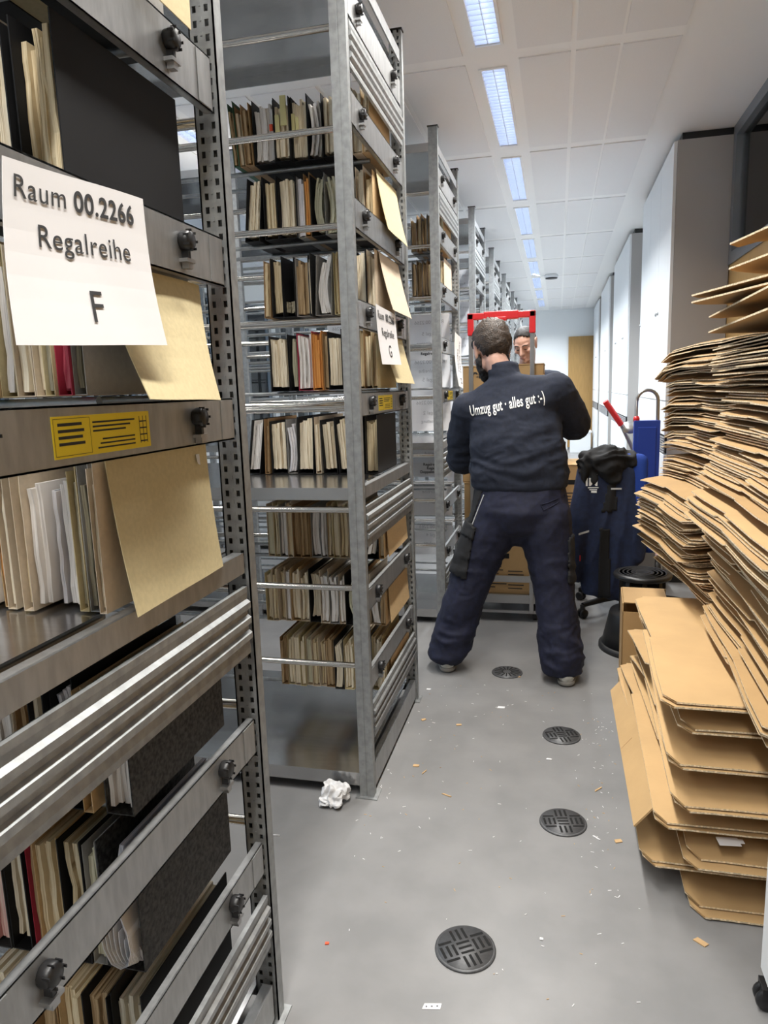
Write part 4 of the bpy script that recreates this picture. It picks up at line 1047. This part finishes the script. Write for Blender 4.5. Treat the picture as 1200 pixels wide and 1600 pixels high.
def moving_box(loc, w, d, h, label, grp, rz=0., txt=True, lid=True):
    r = MB(); r.box(-w/2, w/2, -d/2, d/2, 0, h)
    o = r.build('moving_box', M['kraft'], None, loc, (0, 0, rz), bevel=.004); tag(o, label, 'moving box', grp)
    if lid:
        l = MB(); l.box(-w/2-.003, w/2+.003, -d/2-.003, -.002, h, h+.005); l.box(-w/2-.003, w/2+.003, .002, d/2+.003, h, h+.005); l.build('lid_flap', M['kraft2'], o)
    y = -d/2
    hm = MB(); hm.box(-.045, .045, y-.001, y+.002, h*.66, h*.66+.032); hm.build('hand_hole', M['hole'], o)
    if txt:
        me = text_mesh('lettering', 'easy', .075, M['ink'], .002)
        me.transform(Matrix.Translation((-w*.24, y-.0012, h*.80)) @ Matrix.Rotation(PI/2, 4, 'X')); link('print', me, o)
    p = MB(); rnd = random.Random(int(loc[2]*100)+3)
    for q in range(7): p.box(-w*.36, -w*.36+rnd.uniform(.10, .2), y-.0009, y+.001, h*.50-q*.022, h*.50-q*.022+.006)
    for q in range(6): p.box(w*.08, w*.08+rnd.uniform(.08, .14), y-.0009, y+.001, h*.42-q*.022, h*.42-q*.022+.006)
    p.build('printed_lines', M['ink'], o)
    return o
for k in range(4):
    moving_box((-.325+(.004 if k % 2 else -.004), TY+.24+.005*k, .1675+k*.352), .475, .42, .345, 'brown moving box on the trolley, %s from the bottom of its four' % ordinal(k+1), 'moving boxes on the trolley')
for k in range(2):
    moving_box((.095, 5.19, .118+.395*k+.0), .32, .40, .388, 'brown moving box %s, left of the hung jacket' % ('with easy print on top of the other' if k else 'at the bottom of the short stack'), 'moving boxes beside the jacket')
m = MB(); m.box(-.06, .25, 5.0, 5.38, .10, .116)
dl = m.build('box_dolly', M['wood']); tag(dl, 'low wooden dolly under the two boxes beside the jacket', 'dolly')
for x in (-.02, .21):
    for y in (5.06, 5.32): w = MB(); w.lathe([(.045, -.014), (.049, 0), (.045, .014)], n=16, T=Matrix.Translation((x, y, .0495)) @ Matrix.Rotation(PI/2, 4, 'Y')); w.build('wheel', M['black'], dl)

# ------------------------------------------------------------------ office chair with a jacket over its back
def chair():
    r = empty('office_chair', (.43, 4.64, 0), -.42)
    m = MB(); m.lathe([(.030, .06), (.036, .10), (.028, .16), (.026, .40)], n=16); m.build('column', M['dark'], r)
    for k in range(5):
        a = 2*PI*k/5+2.513+.42; d = V((math.cos(a), math.sin(a), 0)); e = d*.33
        l = MB(); l.tube([d*.02+V((0, 0, .105)), d*.16+V((0, 0, .100)), e+V((0, 0, .082))], [.026, .022, .016], 10); lg = l.build('leg', M['dark'], r)
        w = MB(); s = V((-d.y, d.x, 0))
        for q in (-1, 1): w.lathe([(.024, -.008), (.029, -.004), (.029, .004), (.024, .008)], n=16, T=Matrix.Translation(e+s*q*.016+V((0, 0, .029))) @ Matrix.Rotation(a+PI/2, 4, 'Z') @ Matrix.Rotation(PI/2, 4, 'Y'))
        w.box(-.012, .012, -.012, .012, .03, .085, 0, Matrix.Translation(e)); w.build('caster', M['dark'], lg)
    b = Body(); b.hull(*[ell((x, y, .455), (.07, .07, .035)) for x in (-.17, .17) for y in (-.10, .24)]); link('seat', b.fuse('seat', .010, 6, M['seat']), r)
    m = MB(); m.box(-.12, .12, -.08, .16, .39, .425); m.tube([(0, -.06, .40), (0, -.24, .42), (0, -.26, .70)], .018, 8); m.build('seat_plate', M['dark'], r)
    b = Body(); b.hull(*[ell((x, -.245+.0*z, z), (.05, .03, .05)) for x in (-.15, .15) for z in (.60, .99)]); link('backrest', b.fuse('backrest', .010, 6, M['seat']), r)
    for s in (-1, 1):
        m = MB(); m.tube([(s*.20, .02, .42), (s*.26, .0, .46), (s*.27, .0, .64)], .012, 8); m.box(s*.27-.03, s*.27+.03, -.10, .12, .64, .67); m.build('armrest', M['dark'], r)
    tag(r, 'blue office chair on black five-star base under a hung jacket', 'office chair')
    c = V((.292, 4.40, 0))
    b = Body()
    def E(x, y, z, rx, ry, rz): return ell(c+V((x, y, z)), (rx, ry, rz))
    b.hull(E(-.10, .0, .96, .05, .07, .05), E(.12, .02, .95, .05, .07, .05), E(-.10, -.02, .62, .07, .075, .05), E(.12, .0, .60, .06, .075, .05))
    b.hull(E(-.09, -.02, .62, .075, .075, .05), E(.12, .0, .60, .06, .075, .05), E(-.07, -.02, .20, .07, .07, .03), E(.13, .0, .17, .055, .07, .03))
    b.limb([(c+V((-.12, -.01, .93)), .062), (c+V((-.155, -.045, .66)), .066), (c+V((-.185, -.05, .36)), .056), (c+V((-.18, -.045, .31)), .054)])
    b.limb([(c+V((.14, .0, .93)), .06), (c+V((.17, -.02, .66)), .056), (c+V((.17, -.02, .42)), .05)])
    me = b.fuse('jacket', .010, 4, M['jacket'], folds(.014, 9, 9, 4, 8.))
    for p in me.polygons: p.use_smooth = True
    j = link('jacket', me); tag(j, 'dark blue work jacket with black hood hung over the office chair', 'jacket')
    bv = BVHTree.FromPolygons([v.co for v in me.vertices], [p.vertices for p in me.polygons])
    h = Body(); h.hull(E(-.10, -.03, .99, .06, .075, .055), E(.0, -.02, 1.03, .10, .09, .05), E(.13, .0, .99, .06, .07, .05)); h.hull(E(-.125, -.045, 1.0, .05, .06, .05), E(-.105, -.06, .90, .045, .035, .05)); h.hull(E(-.02, -.05, .99, .09, .07, .06), E(.03, -.06, .90, .04, .03, .04))
    link('hood', h.fuse('hood', .010, 4, M['blackcloth'], folds(.022, 15, 15, 15, 2.)), j)
    patch(me, lambda q, n: n.y < -.1 and .02 < q.x-c.x+.22*(.95-q.z) < .085+.02*math.sin(q.z*20) and .70 < q.z < .96, .004, 'shoulder_panel', M['blackcloth'], j)
    patch(me, lambda q, n: n.y < -.1 and -.045 < q.x-c.x < .03-.03*q.z and .17 < q.z < .60, .004, 'side_panel', M['blackcloth'], j)
    def drape(me2, px, pz, nm, mt_ang=0.):
        for v in me2.vertices:
            X = c.x+px+v.co.x; Z = pz+v.co.y; hh, _ = project(bv, (X, 3.5, Z), (0, 1, 0))
            v.co = V((X, (hh.y if hh else 4.32)-.004-(.0005 if v.co.z > 0 else 0), Z))
        link(nm, me2, j)
    drape(text_mesh('lettering', 'IM', .062, M['white_ink'], .002, xs=1.1), -.095, .855, 'chest_print')
    g = MB(); g.box(-.03, .03, -.002, .003, 0, .0003); g.box(-.022, .022, -.014, -.009, 0, .0003); g.box(-.012, .02, -.03, -.018, 0, .0003); drape(g.mesh('lines', M['white_ink']), -.085, .842, 'chest_print_lines')
    for px, pz, w_, h_, t_ in ((-.06, .95, .006, .03, 0), (-.135, .575, .03, .006, .3), (.045, .835, .03, .005, 0)):
        g = MB(); g.add([(-w_, -h_+t_*-w_, 0), (w_, -h_+t_*w_, 0), (w_, h_+t_*w_, 0), (-w_, h_-t_*w_, 0), (-w_, -h_-t_*w_, .0004), (w_, -h_+t_*w_, .0004), (w_, h_+t_*w_, .0004), (-w_, h_-t_*w_, .0004)], [(0, 3, 2, 1), (4, 5, 6, 7), (0, 1, 5, 4), (1, 2, 6, 5), (2, 3, 7, 6), (3, 0, 4, 7)])
        drape(g.mesh('strip', M['grey_trim']), px, pz, 'reflective_strip')
    g = MB(); g.box(-.003, .003, -.018, .018, 0, .0004); drape(g.mesh('tag', M['red']), -.155, .42, 'red_tag')
chair()

# ------------------------------------------------------------------ kick stool
r = empty('kick_stool', (.455, 3.96, 0))
m = MB(); m.lathe([(.222, .0), (.222, .022), (.212, .030)], n=40); m.build('floor_ring', M['black'], r)
m = MB(); m.lathe([(.208, .02), (.168, .20), (.164, .212), (.10, .214)], n=40); m.build('lower_step', M['dark'], r)
m = MB(); m.lathe([(.112, .214), (.100, .40)], n=32)
for k in range(8): a = PI*k/4; m.box(-.012, .012, .095, .118, .214, .40, 0, Matrix.Rotation(a, 4, 'Z'))
m.build('stem', M['dark'], r)
m = MB(); m.lathe([(.125, .396), (.148, .404), (.152, .418), (.146, .428), (.02, .430)], n=40)
m.build('top_step', M['dark'], r)
m = MB()
for k in range(5): m.lathe([(.03+.022*k, .4295), (.036+.022*k, .4325), (.040+.022*k, .4295)], n=36)
m.build('tread', M['black'], r)
tag(r, 'round black plastic kick stool beside the office chair', 'step stool')

# ------------------------------------------------------------------ hand trucks by the cabinets
r = empty('hand_truck', (.595, 5.20, 0))
m = MB(); m.box(-.085, .085, -.03, .03, .30, 1.185); m.box(-.06, .06, -.036, -.03, .45, 1.14); m.build('body_panel', M['blue'], r, bevel=.01)
pts = [(-.07, 0, 1.15), (-.07, 0, 1.32)]+[(.07*math.cos(PI-a*PI/10)*.97, 0, 1.32+.07*math.sin(a*PI/10)) for a in range(11)]+[(.07, 0, 1.15)]
m = MB(); m.tube(pts, .012, 10); m.build('loop_handle', M['steel'], r)
m = MB(); m.lathe([(.02, 1.175), (.022, 1.20), (.014, 1.215)], (-.068, -.0, 0), 12); m.build('red_knob', M['red'], r)
for s in (-1, 1):
    m = MB(); m.lathe([(.10, -.02), (.11, -.012), (.11, .012), (.10, .02)], n=24, T=Matrix.Translation((s*.10, .06, .11)) @ Matrix.Rotation(PI/2, 4, 'Y')); m.build('wheel', M['black'], r)
m = MB(); m.box(-.13, .13, -.15, .02, .01, .022); m.tube([(-.10, .06, .11), (.10, .06, .11)], .012); m.box(-.08, .08, -.02, .02, .02, .32); m.build('toe_plate', M['steel'], r)
me = text_mesh('lettering', 'transport', .05, M['white_ink'], .001); me.transform(Matrix.Translation((-.062, -.0305, .86)) @ Matrix.Rotation(PI/2, 4, 'X') @ Matrix.Rotation(PI/2, 4, 'Z')); link('side_print', me, r)
tag(r, 'blue hand truck with bent steel loop handle, behind the carton stacks', 'hand truck')
r = empty('pallet_truck', (.50, 5.62, 0))
m = MB(); m.tube([(.14, .0, .30), (.06, -.05, .92), (-.055, -.10, 1.16)], .015, 10); m.build('draw_bar', M['steel'], r)
m = MB(); m.tube([(-.045, -.098, 1.14), (-.165, -.14, 1.315)], .022, 12); m.build('grip', M['red'], r)
m = MB(); m.lathe([(.005, -.004), (.05, -.003), (.05, .003), (.005, .004)], n=24, T=Matrix.Translation((.02, -.10, 1.12)) @ Matrix.Rotation(1.1, 4, 'X') @ Matrix.Scale(1.3, 4, (1, 0, 0))); m.build('lever_plate', M['steel'], r)
m = MB(); m.box(.03, .20, -.06, .08, .08, .36); m.box(-.10, -.02, .08, .9, .05, .09); m.box(.14, .22, .08, .9, .05, .09); m.build('fork_frame', M['red'], r, bevel=.004)
for s in (-.02, .16):
    m = MB(); m.lathe([(.06, -.02), (.065, 0), (.06, .02)], n=18, T=Matrix.Translation((s+.04, .0, .065)) @ Matrix.Rotation(PI/2, 4, 'Y')); m.build('wheel', M['black'], r)
tag(r, 'pallet truck with slanting red grip in front of the tall cabinets', 'pallet truck')

# ------------------------------------------------------------------ white rolling cabinet at the right edge
r = empty('rolling_cabinet', (.487, 1.16, 0), 0)
m = MB(); m.box(0, .42, -.15, .46, .085, .50); m.build('carcass', M['cab'], r, bevel=.004)
m = MB(); m.box(-.014, 0, -.145, .455, .09, .49); m.build('drawer', M['cab'], r, bevel=.003)
for x, y in ((.02, .44), (.40, .44), (.02, -.12), (.40, -.12)):
    m = MB()
    for q in (-1, 1): m.lathe([(.024, -.008), (.028, -.004), (.028, .004), (.024, .008)], n=16, T=Matrix.Translation((x-.02, y+q*.012, .028)) @ Matrix.Rotation(PI/2, 4, 'X'))
    m.box(x-.035, x+.012, y-.022, y+.022, .03, .062); m.box(x-.012, x+.012, y-.012, y+.012, .05, .086); m.build('caster', M['dark'], r)
tag(r, 'white rolling cabinet on black casters at the right edge before the cartons', 'cabinet')

# ------------------------------------------------------------------ floor outlets, scraps
def outlet(x, y, R, radial, label, rot):
    r = MB(); n = 48
    r.lathe([(R+.004, 0), (R+.003, .004), (R-.002, .005)], n=n); o = r.build('floor_outlet', M['drain'], None, (x, y, .0005), (0, 0, rot))
    tag(o, label, 'floor outlet', 'round outlets in the floor')
    d = MB(); d.lathe([(R-.002, .0), (R-.003, .0062), (.001, .0066)], n=n); d.build('cover_plate', M['drain'], o)
    s = MB(); z0, z1 = .0062, .0069
    if radial:
        for k in range(16):
            T = Matrix.Rotation(2*PI*k/16, 4, 'Z'); s.box(R*.28, R*.86, -.0035, .0035, z0, z1, 0, T)
    else:
        st = R*.60
        for bx in range(-2, 3):
            for by in range(-2, 3):
                cx, cy = bx*st, by*st; flat = (bx+by) % 2 == 0
                for t in (-.5, 0, .5):
                    ox, oy = (0, t*st*.72) if flat else (t*st*.72, 0)
                    w_, h_ = (st*.40, .0036) if flat else (.0036, st*.40)
                    if math.hypot(abs(cx+ox)+w_, abs(cy+oy)+h_) < R*.95: s.box(cx+ox-w_, cx+ox+w_, cy+oy-h_, cy+oy+h_, z0, z1)
    s.build('slots', M['hole'], o)
outlet(-.222, 1.632, .076, False, 'round slotted floor outlet nearest the viewpoint', .55)
outlet(.030, 2.240, .074, False, 'round slotted floor outlet second from the viewpoint, left of the low pile', .2)
outlet(.028, 2.855, .074, False, 'round slotted floor outlet third from the viewpoint, before the man', .35)
outlet(-.24, 3.492, .074, True, 'round floor outlet with radial slots between the feet of the man', 0)
b = Body(); rr = random.Random(2)
b.hull(*[sph((-.757+rr.uniform(-.035, .035), 2.20+rr.uniform(-.03, .03), .028+rr.uniform(-.012, .045)), .012) for _ in range(9)]); b.hull(sph((-.80, 2.18, .012), .010), sph((-.745, 2.195, .03), .02), sph((-.735, 2.175, .012), .010))
me = b.fuse('crumpled_paper', .004, 1, M['crumple'], folds(.013, 42, 42, 42, 3.))
for p in me.polygons: p.use_smooth = False
zmin = min(v.co.z for v in me.vertices)
for v in me.vertices: v.co.z += .001-zmin
tag(link('crumpled_paper', me), 'crumpled white paper ball at the foot of rack G', 'crumpled paper')
def scrap(x, y, w, h, rz, mt, label, t=.0025, tilt=0.):
    m = MB(); m.add([(-w, -h*.7, 0), (w*.8, -h, 0), (w, h*.8, 0), (-w*.7, h, 0), (-w, -h*.7, t), (w*.8, -h, t*1.2), (w, h*.8, t), (-w*.7, h, t*1.4)], [(0, 3, 2, 1), (4, 5, 6, 7), (0, 1, 5, 4), (1, 2, 6, 5), (2, 3, 7, 6), (3, 0, 4, 7)])
    o = m.build('paper_scrap' if mt is M['paper'] else 'cardboard_scrap', mt, None, (x, y, .0006), (0, tilt, rz)); return tag(o, label, 'scrap', 'scraps on the floor')
o = scrap(-.278, 1.441, .024, .009, .25, M['paper'], 'white punched paper strip at the near edge of the floor', .0006)
h = MB()
for k in (-1, 0, 1): h.lathe([(.0022, .0007), (.0022, .0011)], (k*.013, 0, 0), 10)
h.build('punched_holes', M['line'], o)
for a in [(-.239, 3.078, .018, .010, .1, 'paper', 'white paper scrap on the floor before the feet of the man'), (-.406, 2.877, .013, .007, .4, 'chip', 'tan cardboard scrap on the floor, right of the far post of rack G'),
          (-.566, 2.899, .012, .008, .9, 'chip', 'tan cardboard scrap beside the far foot of rack G'), (-.524, 2.509, .013, .008, .2, 'chip', 'tan cardboard scrap on the floor halfway along the end of rack G'),
          (.201, 2.171, .013, .008, .5, 'chip', 'tan cardboard scrap on the floor by the second outlet'), (.376, 1.776, .018, .009, -.6, 'chip', 'brown cardboard scrap in front of the low carton pile'),
          (-.02, 2.65, .012, .004, 0, 'paper', 'white paper scrap on the floor between the second and third outlets'), (-.484, 2.469, .018, .002, 1.2, 'chip', 'thin tan sliver near the foot of rack G'),
          (.155, 2.467, .022, .003, .9, 'chip', 'long tan splinter on the floor beside the carton pile'), (-.377, 2.329, .020, .0025, -.4, 'chip', 'thin pale splinter in the middle of the floor'),
          (.134, 2.175, .015, .002, -.7, 'paper', 'thin white splinter right of the second outlet'), (-.181, 3.444, .013, .006, .1, 'chip', 'tan cardboard scrap on the rim of the radial outlet'),
          (-.584, 1.577, .006, .004, .4, 'red', 'tiny red scrap on the floor beside rack F'), (-.029, 1.705, .005, .004, .2, 'paper', 'tiny white scrap right of the nearest outlet'),
          (-.90, 1.99, .016, .0015, .1, 'paper', 'thin white sliver on the floor in the gap between racks F and G'), (-.60, 3.22, .011, .006, .2, 'paper', 'white scrap beside the far foot plate of rack G, by the shoe')]:
    scrap(a[0], a[1], a[2], a[3], a[4], M[a[5]] if a[5] != 'red' else M['note_red'], a[6])
m = MB(); rr = random.Random(33)
for k in range(210):
    if k < 70: x, y = rr.gauss(.17, .05), rr.uniform(1.9, 3.1)
    elif k < 110: x, y = rr.gauss(-.56, .06), rr.uniform(1.9, 3.2)
    else: x, y = rr.uniform(-.55, .25), rr.uniform(1.3, 3.5)
    if math.hypot(x+.222, y-1.632) < .1 or x > .24: continue
    T = Matrix.Translation((x, y, .0004)) @ Matrix.Rotation(rr.uniform(0, PI), 4, 'Z'); w = rr.uniform(.0012, .006); m.box(-w, w, -.0009, .0009, 0, .001, rr.choice((0, 0, 1)), T)
tag(m.build('debris', [M['paper'], M['chip']]), 'fine paper and cardboard crumbs strewn over the floor', 'debris', kind='stuff')

# ------------------------------------------------------------------ light
w = bpy.data.worlds.new('world'); bpy.context.scene.world = w; w.use_nodes = True
nt = w.node_tree; bg = nt.nodes['Background']
bg.inputs['Color'].default_value = (.50, .72, 1., 1); bg.inputs['Strength'].default_value = 4.5
sc = bpy.context.scene
sc.view_settings.view_transform = 'Standard'; sc.view_settings.look = 'None'; sc.view_settings.gamma = 1; sc.view_settings.use_curve_mapping = False
sc.view_settings.exposure = -.6
sc.cycles.use_denoising = True
sc.cycles.max_bounces = 8; sc.cycles.diffuse_bounces = 5; sc.cycles.glossy_bounces = 4
